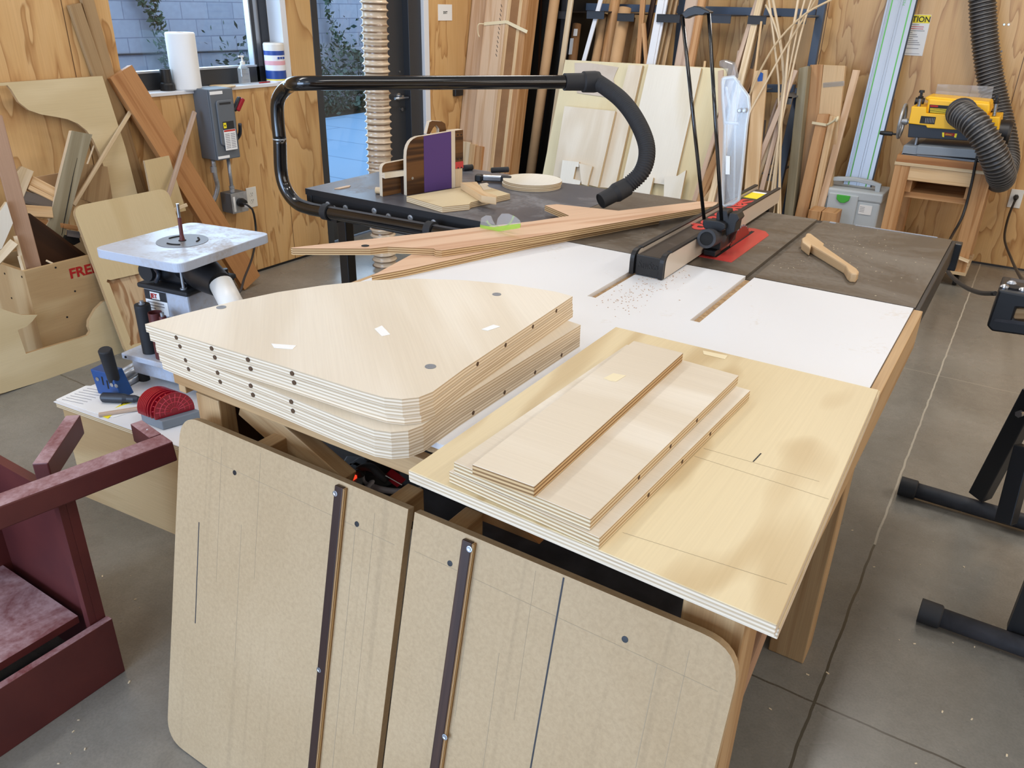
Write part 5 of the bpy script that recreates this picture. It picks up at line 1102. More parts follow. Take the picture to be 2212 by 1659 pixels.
b = MB(); xa, xb, xc = P(1049, 50, y=5.34).x, P(1097, 50, y=5.34).x, P(1143, 65, y=5.34).x
f_ = lambda z: LPL(z)-.004
pa_, pb_, pc_ = V((xa, f_(zt1), zt1)), V((xb, f_(zt1+.02), zt1+.02)), V((xc, f_(zt1-.02)-.002, zt1-.04))
for p_, q_ in ((pa_, pb_), (pb_, pc_)): b.bar(p_, q_, .022, .0015, (0, -1, .18))
b.tube(smooth_path([pa_, pa_+V((-.03, -.03, -.005)), pa_+V((-.04, -.02, -.06)), pa_+V((-.02, -.03, -.09))], .01), .004, 6)
tag(b.build('paper_strap', 'tape'), 'torn paper strap wrapped round the upright lumber bundle', 'strap')
b = MB(); g_ = P(1100, 345, y=5.5)
for k in range(7): b.lathe([(.02, -.07), (.05, -.03), (.045, .03), (.015, .08)], g_+V((random.gauss(0, .03), random.gauss(0, .02), -.10+.05*k)), (random.gauss(0, .4), random.gauss(0, .4), 1), 9)
tag(b.build('rag', 'bark'), 'dusty brown rag bunched at the foot of the black cabinet', 'rag')
# leaning sheets
SP, SN = V((0, 5.11, 0)), V((0, -1, .333)).normalized()
def sheetpiece(name, px, off, t_, mats, label, cat='board', g=(0, .333, 1), grp='offcuts leaning on the white sheet'):
    pt = SP+SN*off; b = MB(); b.prism([PL(u, v, pt, SN) for u, v in px], -SN*t_, (0, 1), g); return tag(b.build(name, mats), label, cat, grp)
def dn(px): return px
bl, br = PL(1172, 385, SP, SN), PL(1500, 470, SP, SN)
pL, pR = PL(1221, 129, SP, SN), PL(1573, 148, SP, SN)
fl = lambda p_: V((p_.x, 5.11, 0))
b = MB(); b.prism([pL, pR, fl(pR), fl(pL)], -SN*.018, (0, 1), (0, .333, 1)); tag(b.build('plywood_sheet', ['sheet_y', 'edge']), 'large pale whitewood sheet leaning on the rack, offcuts leaning on it', 'sheet')
sheetpiece('plywood_strip', (C_(950, 515), C_(1062, 520), C_(840, 1500), C_(700, 1490)), .034, .033, ['birch_p', 'edge'], 'tall pale plywood strip leaning on the left half of the sheet')
sheetpiece('plywood_offcut', (C_(1110, 512), C_(1530, 540), C_(1330, 1400), C_(1300, 1480), C_(905, 1420)), .028, .027, ['sheet', 'edge'], 'wide smooth white panel leaning on the right half of the sheet')
sheetpiece('plywood_offcut', (C_(440, 845), C_(845, 885), C_(705, 1490), C_(350, 1400)), .066, .030, ['birch_p', 'edge'], 'square plywood offcut leaning at the lower left of the sheet')
sheetpiece('plywood_offcut', (C_(425, 1275), C_(556, 1290), C_(553, 1330), C_(530, 1328), C_(510, 1425), C_(570, 1440), C_(562, 1470), C_(400, 1460)), .090, .022, ['sheet', 'edge'], 'notched white offcut at the foot of the leaning sheet')
sheetpiece('plywood_offcut', (C_(556, 1300), C_(662, 1325), C_(640, 1400), C_(622, 1480), C_(575, 1465)), .092, .022, ['birch_p', 'edge'], 'small pale offcut beside the notched one at the foot of the sheet')
sheetpiece('plywood_offcut', (C_(1040, 1405), C_(1148, 1415), C_(1115, 1560), C_(930, 1520)), .055, .025, ['sheet', 'edge'], 'white offcut behind the hose nozzle at the foot of the sheet')
sheetpiece('plywood_offcut', (C_(1235, 1405), C_(1340, 1400), C_(1370, 1380), C_(1408, 1355), C_(1360, 1600), C_(1230, 1570)), .060, .025, ['sheet', 'edge'], 'pale offcut with a curved horn at the right foot of the sheet')
sheetpiece('paper_sheet', (C_(520, 500), C_(640, 500), C_(870, 535), C_(845, 590), C_(830, 630), C_(845, 690), C_(820, 780), C_(540, 740), C_(525, 640)), .004, .001, ['oldpaper', 'oldpaper'], 'torn brownish protective paper on the upper left of the leaning sheet', 'paper')
# the rack
rk = thing('lumber_rack', (-2.2, 6.0, 0), 'blue-grey steel lumber rack with flat arms along the back wall', 'rack')
ry = 5.98
def rackbar(u0, v0, u1, v1, w_, yy=ry, mat='bluesteel', name='cross_bar', dep=.05):
    p_, q_ = P(u0, v0, y=yy), P(u1, v1, y=yy); b = MB(); b.bar(p_, q_, w_, dep, (0, -1, 0)); return soft(b.build(name, mat, rk), .003)
rackbar(1238, 14, 1762, 29, .052)
rackbar(1612, 190, 1715, 192, .052); rackbar(1640, 345, 1690, 349, .06)
def post(u, x_w, mat='bluesteel', yy=5.93, zt_p=2.4, zb_p=0, w_=.05):
    x_ = P(u, 60, y=yy).x; b = MB(); b.bb(x_-w_/2, x_+w_/2, yy, yy+.05, zb_p, zt_p); return soft(b.build('upright', mat, rk), .003), x_
_, xr = post(1766, 0); _, xm = post(1467, 0, zb_p=.0); _, xl = post(1216, 0, 'blackmetal', yy=5.66)
b = MB(); b.bar(P(1727, 190, y=5.86), P(1672, 425, y=5.62), .055, .05, (0, -1, .2)); soft(b.build('slanted_leg', 'bluesteel', rk), .003)
for u, v, w_, mt in ((1222, 26, .18, 'blackmetal'), (1300, 26, .14, 'navy'), (1365, 31, .13, 'blackmetal'), (1456, 33, .17, 'blackmetal'), (1568, 34, .14, 'navy'), (1646, 36, .12, 'blackmetal'), (1738, 35, .08, 'elec')):
    c_ = P(u, v, y=5.72); b = MB(); b.bb(c_.x-w_/2, c_.x+w_/2, 5.62, 5.95, c_.z-.002, c_.z+.006); b.bb(c_.x-w_/2, c_.x+w_/2, 5.62, 5.626, c_.z-.045, c_.z+.006); b.build('shelf_arm', mt, rk)
for u, v, w_ in ((1702, 209, .09), (1664, 374, .09), (1625, 199, .08)):
    c_ = P(u, v, y=5.62); b = MB(); b.bb(c_.x-w_/2, c_.x+w_/2, 5.55, 5.95, c_.z-.002, c_.z+.006); b.bb(c_.x-w_*.1, c_.x+w_/2, 5.55, 5.556, c_.z-.04, c_.z+.006); b.build('shelf_arm', 'elec', rk)
c_ = P(1248, 13, y=ry-.03); b = MB(); b.bb(c_.x-.03, c_.x+.03, 5.928, 5.931, c_.z-.014, c_.z+.014); b.build('label_plate', 'greydust', rk)
# stock standing in the rack
SG_ = 'long stock standing in the lumber rack'
def stock(name, p_, q_, yt, yb, w_, t_, mat, label, cat='board', nrm=(0, -1, .1), up=0, floor=True, group=SG_):
    a_, c_ = P(*p_, y=yt), P(*q_, y=yb); d_ = (c_-a_).normalized()
    if up: a_ = a_-d_*up
    if floor: c_ = c_+d_*max(0, (c_.z-.012)/-d_.z)
    b = MB()
    if t_ == 0: b.tube([a_, a_.lerp(c_, .5), c_], w_, 16 if w_ > .015 else 8)
    else: b.bar(a_, c_, w_, t_, nrm)
    o = b.build(name, mat)
    if t_: soft(o, .0015, 1)
    return tag(o, label, cat, group)
stock('cardboard_tube', (1198, 0), (1170, 202), 5.60, 5.52, .038, 0, 'kraft', 'longest brown cardboard tube, standing before the black cabinet', 'tube', up=.7)
stock('white_moulding', (1232, 0), (1211, 150), 5.58, 5.53, .038, .02, 'whitewood', 'white moulding standing left of the labelled tube', up=.6)
lt = stock('cardboard_tube', (1246, 52), (1237, 128), 5.80, 5.74, .034, 0, 'kraft_d', 'short wrapped tube with white shipping labels in the rack', 'tube')
la, lb2 = P(1247, 52, y=5.80), P(1238, 128, y=5.74)
for f0_, f1_, dx in ((.13, .33, .012), (.40, .86, -.012)):
    b = MB(); p_, q_ = la.lerp(lb2, f0_)+V((dx, -.036, 0)), la.lerp(lb2, f1_)+V((dx, -.036, 0)); b.bar(p_, q_, .03, .004, (dx*12, -1, 0)); k_ = b.build('shipping_label', 'paper'); k_.parent = lt; k_.location = k_.location-lt.location
stock('white_trim', (1297, 0), (1261, 129), 5.66, 5.58, .032, .012, 'white_paint', 'narrow white trim strip between the rack tubes', up=.5)
stock('cardboard_tube', (1305, 31), (1287, 132), 5.78, 5.70, .034, 0, 'kraft', 'short tan tube with a white rim, second tube in the rack', 'tube')
stock('cardboard_tube', (1329, 0), (1309, 132), 5.80, 5.70, .038, 0, 'fir', 'tall orange-brown tube in the rack', 'tube', up=.5)
stock('cardboard_tube', (1351, 17), (1330, 132), 5.72, 5.64, .044, 0, 'kraft', 'thickest tan tube in the rack, its top below the arm', 'tube')
stock('cardboard_tube', (1364, 38), (1347, 132), 5.86, 5.78, .03, 0, 'kraft', 'thin tube half hidden behind the thickest one', 'tube')
stock('rack_board', (1388, 0), (1377, 138), 5.70, 5.62, .036, .02, 'fir', 'left of two crossing orange fir strips in the rack', up=.4)
stock('rack_board', (1389, 50), (1396, 138), 5.66, 5.60, .03, .02, 'fir', 'right of two crossing orange fir strips in the rack')
stock('rack_board', (1411, 0), (1394, 80), 5.84, 5.76, .035, .02, 'darkwood', 'dark brown strip behind the white trim boards in the rack', up=.5)
stock('white_trim', (1428, 0), (1403, 138), 5.66, 5.58, .05, .016, 'white_paint', 'left of two white trim boards side by side in the rack', up=.5)
stock('white_trim', (1438, 0), (1411, 138), 5.67, 5.59, .03, .016, 'white_paint', 'right of two white trim boards side by side in the rack', up=.5)
stock('rack_board', (1450, 0), (1419, 138), 5.72, 5.62, .03, .02, 'tanwood', 'tan strip just right of the white trim boards', up=.5)
stock('rack_board', (1459, 0), (1432, 138), 5.76, 5.66, .035, .02, 'fir_pale', 'pale strip left of the blue rack post', up=.5)
stock('rack_board', (1494, 0), (1469, 141), 5.62, 5.56, .085, .03, 'mauve', 'wide pinkish board right of the blue rack post', up=.5)
stock('rack_board', (1514, 0), (1489, 141), 5.63, 5.57, .06, .03, 'fir', 'fir board touching the wide pinkish board in the rack', up=.5)
stock('peg', (1523, 132), (1521, 150), 5.58, 5.57, .009, 0, 'fir_pale', 'short round peg showing above the leaning sheet', 'stick')
stock('plastic_bag', (1, 1), (2, 3), 5.5, 5.5, .01, 0, 'clearfilm', 'x', 'bag') if False else None
stock('rack_stick', s_(690, 0), s_(250, 1400), 5.74, 5.50, .028, .02, 'mauve', 'purplish stick left of the thick pale board by the guard', up=.4)
stock('rack_stick', s_(755, 0), s_(345, 1659), 5.70, 5.46, .042, .025, 'whitewood', 'thick pale board leaning behind the clear saw guard', up=.4)
stock('rack_stick', s_(830, 0), s_(440, 1500), 5.74, 5.52, .03, .02, 'tanwood', 'tan strip right of the thick pale board behind the guard', up=.4)
stock('rack_stick', s_(350, 1000), s_(290, 1380), 5.62, 5.56, .03, .02, 'mauve', 'pale mauve board low behind the clear guard')
stock('rack_stick', s_(790, 480), s_(580, 1350), 5.76, 5.64, .018, .012, 'greywood', 'greyish thin stick in the middle of the rack')
stock('rack_board', s_(600, 1370), s2(430, 130), 5.60, 5.54, .06, .02, 'fir', 'short tan board top left of the blue-taped board')
tp_ = stock('taped_board', s_(765, 1400), s2(610, 1655), 5.50, 5.36, .088, .02, 'maple', 'pale board with a blue tape patch standing in the rack', group=None)
a_, c_ = P(*s_(765, 1400), y=5.50), P(*s2(610, 1655), y=5.36)
b = MB(); n_ = V((0, -1, .12)).normalized(); pt = a_+V((0, -.008, 0))
b.prism([PL(*s_(*p), pt, n_) for p in ((765, 1435), (815, 1460), (800, 1620), (740, 1680), (700, 1690), (705, 1560))], -n_*.001); k_ = b.build('blue_tape', 'tapeblue'); k_.parent = tp_; k_.location = k_.location-tp_.location
def bendy(pts, r_, mat, label, yy=(5.66, 5.5), up=0, floor=True):
    n_ = len(pts); pp = [P(*p, y=yy[0]+(yy[1]-yy[0])*i/(n_-1)) for i, p in enumerate(pts)]
    if floor:
        d_ = (pp[-1]-pp[-2]).normalized()
        if d_.z < -.2: pp.append(pp[-1]+d_*((pp[-1].z-.01)/-d_.z))
    if up: pp.insert(0, pp[0]-(pp[1]-pp[0]).normalized()*up)
    b = MB(); b.tube(smooth_path(pp, .05), r_, 8); return tag(b.build('bent_lath', mat), label, 'lath', 'thin bent laths in the rack')
bendy([s_(870, 100), s_(990, 350), s_(1150, 850), s_(1215, 1500), s2(1200, 250)], .0075, 'whitewood', 'thin lath bending right from under the rack bar, leftmost at the top')
bendy([s_(930, 0), s_(985, 420), s_(1050, 950), s_(1125, 1640), s2(1130, 400)], .0075, 'whitewood', 'thin lath curving down close to the middle of the sheaf', up=.3)
bendy([s_(1012, 0), s_(1095, 450), s_(1170, 900), s_(1225, 1500), s2(1190, 300)], .009, 'whitewood', 'widest thin lath curving down the middle of the sheaf', up=.3)
bendy([s_(1512, 0), s_(1430, 470), s_(1330, 900), s_(1262, 1600), s2(1220, 300)], .0085, 'whitewood', 'pale lath left of the short arm bracket, bowing left', (5.58, 5.48), up=.3)
bendy([s_(1642, 0), s_(1530, 420), s_(1420, 950), s_(1290, 1600), s2(1240, 300)], .0065, 'whitewood', 'thin lath passing just left of the arm bracket', (5.6, 5.5), up=.3)
bendy([s_(1772, 0), s_(1690, 250), s_(1560, 700), s_(1400, 1390), s2(1290, 260)], .0065, 'whitewood', 'thin lath passing behind the arm bracket by the rack post', (5.64, 5.5), up=.3)
bendy([s_(1850, 0), s_(1720, 220), s_(1500, 560)], .006, 'whitewood', 'short stretch of lath crossing the arm bracket', (5.66, 5.6), floor=False)
bendy([s_(2180, -10), s_(1650, 280), s_(1130, 790), s_(760, 1400), s2(520, 300)], .0065, 'whitewood', 'long lath sweeping from upper right down behind the taped board', (5.50, 5.46), floor=False)
bendy([s_(1640, 330), s_(1200, 1050), s_(870, 1650), s2(600, 480), s2(520, 640)], .0065, 'whitewood', 'second sweeping lath below the longest one', (5.52, 5.42), floor=False)
bendy([s_(780, 430), s_(720, 900), s_(650, 1450), s2(560, 300), s2(470, 1200)], .008, 'fir_pale', 'thin fir lath left of the taped board', (5.62, 5.44))
bendy([s2(1110, 300), s2(960, 750), s2(820, 1350), s2(760, 1640)], .009, 'mauve', 'pinkish lath leaning left in the lower rack', (5.56, 5.46))
stock('rack_stick', s2(1105, 520), s2(745, 1500), 5.55, 5.42, .042, .02, 'mauve', 'mauve board slanting left in the lower rack')
stock('rack_stick', s2(1250, 280), s2(900, 1640), 5.52, 5.40, .03, .02, 'mauve', 'pale mauve strip slanting under the grey bracket', up=.1)
stock('rack_stick', s_(1455, 1390), s2(1260, 210), 5.54, 5.50, .032, .02, 'mauve', 'short-topped mauve board above the grey bracket')
stock('rack_stick', s2(1090, 800), s2(800, 1640), 5.50, 5.42, .02, .015, 'whitewood', 'thin whitish strip low in the rack')
stock('rack_stick', s2(850, 730), s2(800, 1200), 5.70, 5.64, .015, .012, 'greywood', 'short greyish strip standing right of the taped board')
stock('rack_stick', t5(870, 60), t5(650, 420), 5.34, 5.2, .03, .02, 'maple', 'light strip leaning at the right of the big sheet, upper of two', group=SG_)
stock('rack_stick', t5(860, 160), t5(720, 420), 5.33, 5.22, .022, .02, 'fir_pale', 'light strip leaning at the right of the big sheet, lower of two', group=SG_)
stock('dark_stick', C_(1680, 600), C_(1550, 1500), 5.52, 5.30, .05, .02, 'tanwood', 'tan board half hidden beside the right edge of the big sheet', group=SG_)
stock('pink_strip', C_(1682, 560), C_(1690, 1560), 5.36, 5.12, .035, .012, 'mauve', 'straight pink strip standing just left of the clear guard', group=SG_, nrm=(0, -1, 0))
b = MB(); pts_ = [P(*C_(*p), y=5.40) for p in ((1670, 480), (1720, 475), (1790, 500), (1800, 540), (1815, 620), (1790, 640), (1740, 640), (1720, 560), (1665, 530))]; b.prism(pts_, (0, .05, 0), (0, 0)); tag(soft(b.build('plastic_bag', 'clearfilm'), .012, 3), 'crumpled clear plastic bag above the corner of the big sheet', 'bag')
# poplar and fir boards right of the rack
def face4(name, tl, tr, bl_, br_, yt, yb, t_, mat, label, grp='boards standing right of the rack'):
    "a board whose face corners are seen; it stands on the floor and leans back a little"
    A0, B0, C0, D0 = P(*tl, y=yt), P(*tr, y=yt), P(*bl_, y=yb), P(*br_, y=yb)
    def dn_(a_, c_): d_ = c_-a_; return a_+d_*((a_.z-.005)/-d_.z)
    C1, D1 = dn_(A0, C0), dn_(B0, D0); D1 = C1+(D1-C1); n_ = (B0-A0).cross(C1-A0).normalized(); n_ = n_ if n_.y < 0 else -n_
    D1 = B0+(C1-A0)
    b = MB(); b.prism([A0, B0, D1, C1], -n_*t_, (0, 0), A0-C1); return tag(soft(b.build(name, mat), .002, 1), label, 'board', grp)
face4('wood_board', (1726, 147), (1746, 142), (1700, 400), (1722, 400), 5.72, 5.62, .11, 'poplar', 'greenish poplar board standing edge-on right of the rack')
face4('wood_board', (1750, 140), (1778, 139), (1727, 400), (1755, 400), 5.80, 5.72, .035, 'fir', 'darker fir board right of the poplar board')
face4('wood_board', (1779, 140), (1826, 142), (1752, 400), (1796, 400), 5.80, 5.73, .05, 'fir_pale', 'pale fir board bundled with clear film beside the guide rail')
face4('wood_board', (1766, 246), (1791, 246), (1727, 420), (1758, 420), 5.70, 5.62, .04, 'fir', 'shorter fir board tied with white tape in front of the taller ones')
face4('wood_board', (1792, 250), (1806, 252), (1760, 400), (1774, 400), 5.72, 5.66, .04, 'fir_pale', 'narrow fir board beside the shorter taped one')
b = MB(); b.bar(P(1754, 265, y=5.68), P(1786, 270, y=5.68), .016, .002, (0, -1, 0)); b.tube(smooth_path([P(1786, 270, y=5.68), P(1800, 262, y=5.66), P(1810, 253, y=5.64), P(1806, 263, y=5.63)], .01), .008, 6); tag(b.build('tape_tie', 'tape'), 'white tape tied round the shorter fir boards', 'tape')
b = MB(); b.bar(P(1778, 184, y=5.785), P(1824, 180, y=5.785), .03, .001, (0, -1, 0)); tag(b.build('film_wrap', 'clearfilm'), 'clear film wrapped round the pale fir board', 'film')
stock('thin_board', (1850, 151), (1786, 395), 5.86, 5.70, .045, .015, 'fir_pink', 'thin pinkish board leaning between the fir boards and the guide rail', group=None)
# guide rail
g0_, g1_ = V((-1.045, 6.13, 1.75)), V((-1.045, 5.80, .01)); gx = .182
gn = V((0, -1, (g0_.y-g1_.y)/(g0_.z-g1_.z))).normalized()
gr = thing('guide_rail', V((-.95, 5.8, 0)), 'long aluminium guide rail with green strips leaning on the back wall', 'guide rail')
gup = (g0_-g1_).normalized(); Lr = (g0_-g1_).length+.9
def grp_(x0_, x1_, off, th, name, mat):
    b = MB(); o_ = g1_+gn*off; b.prism([o_+V((x0_, 0, 0)), o_+V((x1_, 0, 0)), o_+V((x1_, 0, 0))+gup*Lr, o_+V((x0_, 0, 0))+gup*Lr], -gn*th); return b.build(name, mat, gr)
grp_(0, gx, 0, .003, 'base_plate', 'alu'); grp_(.028, .036, .001, .0012, 'green_strip', 'greenline'); grp_(.140, .148, .001, .0012, 'green_strip', 'greenline')
grp_(.008, .013, .006, .006, 'raised_rib', 'alu'); grp_(.018, .022, .006, .006, 'raised_rib', 'alu'); grp_(.078, .083, .007, .007, 'raised_rib', 'alu'); grp_(.095, .098, .005, .005, 'raised_rib', 'alu'); grp_(.172, gx, .001, .001, 'splinter_guard', 'black')
zf = P(1945, 12, y=6.05).z; q_ = g1_+gup*((zf-g1_.z)/gup.z)+V((.112, 0, 0))+gn*.001
text('FESTOOL', .026, q_, gup, (-1, 0, 0), 'greenline', gr, .0003)
# caution sign, outlet, right cord
q0_, q1_ = P(2010, 32, y=YB), P(1995, 121, y=YB)
cxr = (q0_.x+q1_.x)/2; cxl = cxr-.20; zt_c, zb_c = q0_.z, q1_.z
cs = thing('caution_sign', ((cxl+cxr)/2, YB, zb_c), 'white and yellow caution sign partly behind the guide rail', 'sign')
b = MB(); b.bb(cxl, cxr, YB-.004, YB, zb_c, zt_c); b.build('plate', 'paper', cs)
b = MB(); b.bb(cxl+.004, cxr-.002, YB-.005, YB-.004, zt_c-.05, zt_c-.002); b.build('header_band', 'yellowlabel', cs)
text('CAUTION', .046, ((cxl+cxr)/2, YB-.0055, zt_c-.043), XX, UP, 'ink', cs, .0003, align='CENTER', bold=.0008, sx=.96)
b = MB()
for k, (f_a, f_b) in enumerate(((.3, .6), (.1, .8), (.1, .78), (.1, .8), (.1, .45), (.1, .6), (.1, .64), (.1, .5), (.1, .66), (.1, .72), (.1, .76), (.1, .3), (.1, .74))):
    if k in (1, 2): continue
    z_ = zt_c-.062-k*.0118; b.bb(cxl+.2*f_a, cxl+.2*f_b+.02, YB-.005, YB-.004, z_, z_+.004)
b.bb(cxl+.02, cxr-.02, YB-.005, YB-.004, zb_c+.01, zb_c+.0125); b.build('print_lines', 'papergrey', cs)
b = MB()
for k in (1, 2): z_ = zt_c-.062-k*.0118; b.bb(cxl+.02, cxr-.03, YB-.005, YB-.004, z_, z_+.004)
b.build('red_print', 'red', cs)
for u, v in ((2170, 53), (2180, 53), (2156, 111), (2163, 111)):
    pass
q_ = P(2194, 429, y=YB); ro = outlet('wall_outlet', V((q_.x, YB, q_.z)), (0, -1, 0), (1, 0, 0), 'white outlet with a black plug on the back wall right of the planer')
b = MB(); b.lathe([(.014, 0), (.016, .012), (.009, .04)], V((q_.x, YB-.007, q_.z+.015)), (0, -1, -.4), 12)
b.tube(smooth_path([V((q_.x, YB-.04, q_.z+.0)), P(2178, 470, y=6.0), P(2170, 515, y=5.7), P(2185, 560, y=5.0), P(2202, 595, y=4.0), P(2209, 605, y=3.6), P(2203, 618, y=3.3), P(2204, 627, y=3.1)], .04), .007, 8)
tag(b.build('plug_cord', 'cord'), 'black plugged cord hanging from the back wall outlet to the control head', 'cord')
# systainer
yf = 5.70; s0, s1 = P(1757, 442, y=yf), P(1892, 470, y=yf); sxl, sxr = s0.x-.012, s1.x+.01
sy = thing('tool_case', ((sxl+sxr)/2, yf+.14, 0), 'light grey tool case with a green latch below the guide rail', 'tool case')
ztop = P(1830, 413, y=yf).z+.01
b = MB(); b.bb(sxl, sxr, yf, yf+.29, .02, ztop-.06); soft(b.build('body', 'box', sy), .012)
b = MB(); b.bb(sxl-.006, sxr+.006, yf-.006, yf+.296, ztop-.065, ztop); soft(b.build('lid', 'box', sy), .012)
b = MB(); b.bb(sxl+.10, sxr-.14, yf-.016, yf, .08, ztop-.03); soft(b.build('front_panel', 'box', sy), .006)
xa_ = sxl+.155
b = MB(); b.prism(rrect([V((xa_, yf-.028, ztop-.035)), V((xa_+.085, yf-.028, ztop-.035)), V((xa_+.082, yf-.028, ztop-.065)), V((xa_+.055, yf-.028, ztop-.085)), V((xa_+.028, yf-.028, ztop-.085)), V((xa_+.003, yf-.028, ztop-.065))], .004), (0, .014, 0), (0, 0)); soft(b.build('latch', 'green', sy), .003)
b = MB(); b.bb(sxl+.008, sxl+.088, yf-.003, yf+.002, ztop-.125, ztop-.07); lb_o = b.build('label', 'paper', sy)
b = MB(); b.bb(sxl+.008, sxl+.088, yf-.0035, yf-.003, ztop-.125, ztop-.115); b.build('label_band', 'ink', lb_o)
b = MB(); b.bb(sxl+.05, sxl+.075, yf-.0035, yf-.003, ztop-.105, ztop-.085); b.build('label_picture', 'papergrey', lb_o)
text('FESTOOL', .014, V((sxl+.02, yf-.0075, ztop-.035)), XX, UP, 'green', sy, .0003)
b = MB(); b.bb(sxr-.125, sxr-.045, yf-.004, yf+.002, ztop-.145, ztop-.085); l2_ = b.build('label', 'paper', sy)
b = MB()
for k in range(4): b.bb(sxr-.12, sxr-.09, yf-.0045, yf-.004, ztop-.10-k*.01, ztop-.097-k*.01)
b.build('print_lines', 'papergrey', l2_)
b = MB()
for k in range(6): b.bb(sxr-.13, sxr-.02, yf-.006, yf+.002, .18+k*-.022+.03, .19+k*-.022+.03)
b.build('vent_ribs', 'box', sy)
hz_ = ztop+.002; hxa, hxb = sxl+.06, sxr-.03
b = MB()
prof_ = [(0, 0), (0, .05), (.06, .066), ((hxb-hxa)/2, .074), (hxb-hxa-.06, .066), (hxb-hxa, .05), (hxb-hxa, 0), (hxb-hxa-.03, 0), (hxb-hxa-.035, .035), ((hxb-hxa)/2, .05), (.035, .035), (.03, 0)]
b.prism([V((hxa+a__, yf+.06, hz_-.004+c__)) for a__, c__ in prof_], (0, .035, 0), (0, 0)); soft(b.build('carry_handle', 'box', sy), .004)
for k, (u0, u1, v0) in enumerate(((1747, 1774, 453), (1776, 1809, 456))):
    a_, c_ = P(u0, v0, y=5.45), P(u1, v0+2, y=5.45); b = MB(); b.bb(a_.x, c_.x, 5.45, 5.6, 0 if True else 0, a_.z); tag(soft(b.build('wood_block', 'fir'), .003), ('left' if k == 0 else 'right')+' of two squared fir posts standing in front of the grey tool case', 'block')
# planer on its stand
py_ = 5.5
def pq(u, v, yy=py_): return P(u, v, y=yy)
st = thing('planer_stand', (-.45, 5.75, 0), 'home-made fir stand on casters under the yellow planer', 'stand')
tl_, tr_ = pq(1936, 345), pq(2142, 374); zs_ = (tl_.z+tr_.z)/2; xl_, xr_ = tl_.x, tr_.x+.005
b = MB(); b.bb(xl_, xr_, py_-.0, py_+.5, zs_-.002, zs_+.038); soft(b.build('top_board', 'fir_red', st), .002)
b = MB(); b.bb(xl_-.004, xr_+.004, py_-.004, py_+.504, zs_-.020, zs_-.002); b.build('top_plywood', 'whitewood', st)
for xa_, xb_, nm in ((xl_+.0, xl_+.085, 'leg'), (xr_-.085, xr_, 'leg')):
    for ya_ in (py_+.0, py_+.46):
        b = MB(); b.bb(xa_, xb_, ya_, ya_+.04, .10, zs_-.02); soft(b.build('leg', 'fir', st), .002)
zr_ = pq(2010, 372).z; b = MB(); b.bb(xl_+.085, xr_-.085, py_+.005, py_+.04, zs_-.105, zs_-.022); soft(b.build('top_rail', 'fir_pale', st), .002)
b = MB(); b.bb(xl_+.02, xr_-.02, py_+.05, py_+.46, zs_-.215, zs_-.18); b.build('lower_rail', 'fir', st)
for xa_ in (xl_+.075, xr_-.115):
    b = MB(); b.bb(xa_, xa_+.04, py_+.03, py_+.46, zs_-.18, zs_-.105); b.build('block', 'fir', st)
b = MB(); b.bb(xl_+.085, xr_-.085, py_+.44, py_+.455, zs_-.18, zs_-.06); b.build('back_rail', 'fir_red', st)
b = MB(); b.bb(xl_-.01, xr_+.01, py_-.01, py_+.51, .082, .10); b.build('base_board', 'whitewood', st)
for x_ in (xl_+.04, xr_-.04):
    for y_ in (py_+.05, py_+.45):
        b = MB(); b.lathe([(.035, -.012), (.035, .012)], (x_, y_, .036), XX, 16); b.bb(x_-.02, x_+.02, y_-.02, y_+.02, .076, .081); b.bb(x_-.017, x_-.014, y_-.015, y_+.015, .03, .08); b.bb(x_+.014, x_+.017, y_-.015, y_+.015, .03, .08); b.build('caster', 'black', st)
a_ = pq(2050, 548, 5.47); b = MB(); b.bar(a_, pq(2093, 565, 5.47), .02, .02, (0, -1, .3)); tag(b.build('pale_batten', 'whitewood'), 'pale square batten sticking out past the planer stand leg', 'batten')
pn = thing('thickness_planer', (-.46, 5.7, zs_+.038), 'yellow and black thickness planer with a side crank on a wooden stand', 'planer')
zb0 = zs_+.038
def pslab(name, px, yy, dep, mat, par=pn, bev=.004):
    b = MB(); b.prism([P(u, v, y=yy) for u, v in px], (0, dep, 0), (0, 0)); o = b.build(name, mat, par); return soft(o, bev) if bev else o
b = MB(); b.bb(xl_+.02, xr_-.03, py_+.03, py_+.44, zb0, zb0+.012); b.bb(xl_+.02, xl_+.11, py_+.03, py_+.44, zb0, zb0+.055); b.bb(xr_-.11, xr_-.03, py_+.03, py_+.44, zb0, zb0+.055); soft(b.build('base', 'greycast', pn), .004)
pslab('bed_plate', [p5(645, 1140), p5(1660, 1215), p5(1640, 1365), p5(620, 1290)], py_+.02, .40, 'greycast')
pslab('lower_head', [p5(500, 765), p5(2020, 880), p5(1990, 1090), p5(480, 1000)], py_+.06, .30, 'navy')
pslab('yellow_housing', [p5(535, 560), p5(545, 475), p5(800, 490), p5(800, 590), p5(1780, 655), p5(2055, 655), p5(2030, 885), p5(1400, 880), p5(810, 840), p5(790, 800), p5(490, 765)], py_+.05, .30, 'yellow')
pslab('yellow_cap', [p5(830, 330), p5(1890, 420), p5(1880, 560), p5(1820, 660), p5(790, 590)], py_+.07, .27, 'yellow', bev=.012)
pslab('top_handle', [p5(770, 320), p5(840, 300), p5(1890, 395), p5(1885, 440), p5(790, 370)], py_+.10, .22, 'yellow', bev=.008)
wl_ = pslab('warning_label', [p5(855, 440), p5(1250, 468), p5(1200, 605), p5(835, 580)], py_+.068, .002, 'ink', bev=0)
pslab('label_badge', [p5(865, 450), p5(1000, 458), p5(995, 488), p5(862, 480)], py_+.0665, .001, 'redink', wl_, 0)
b = MB()
for k in range(5): b.bar(P(*p5(860, 505+k*17), y=py_+.067), P(*p5(1210-k*5, 528+k*17), y=py_+.067), .0025, .0005, (0, -1, 0))
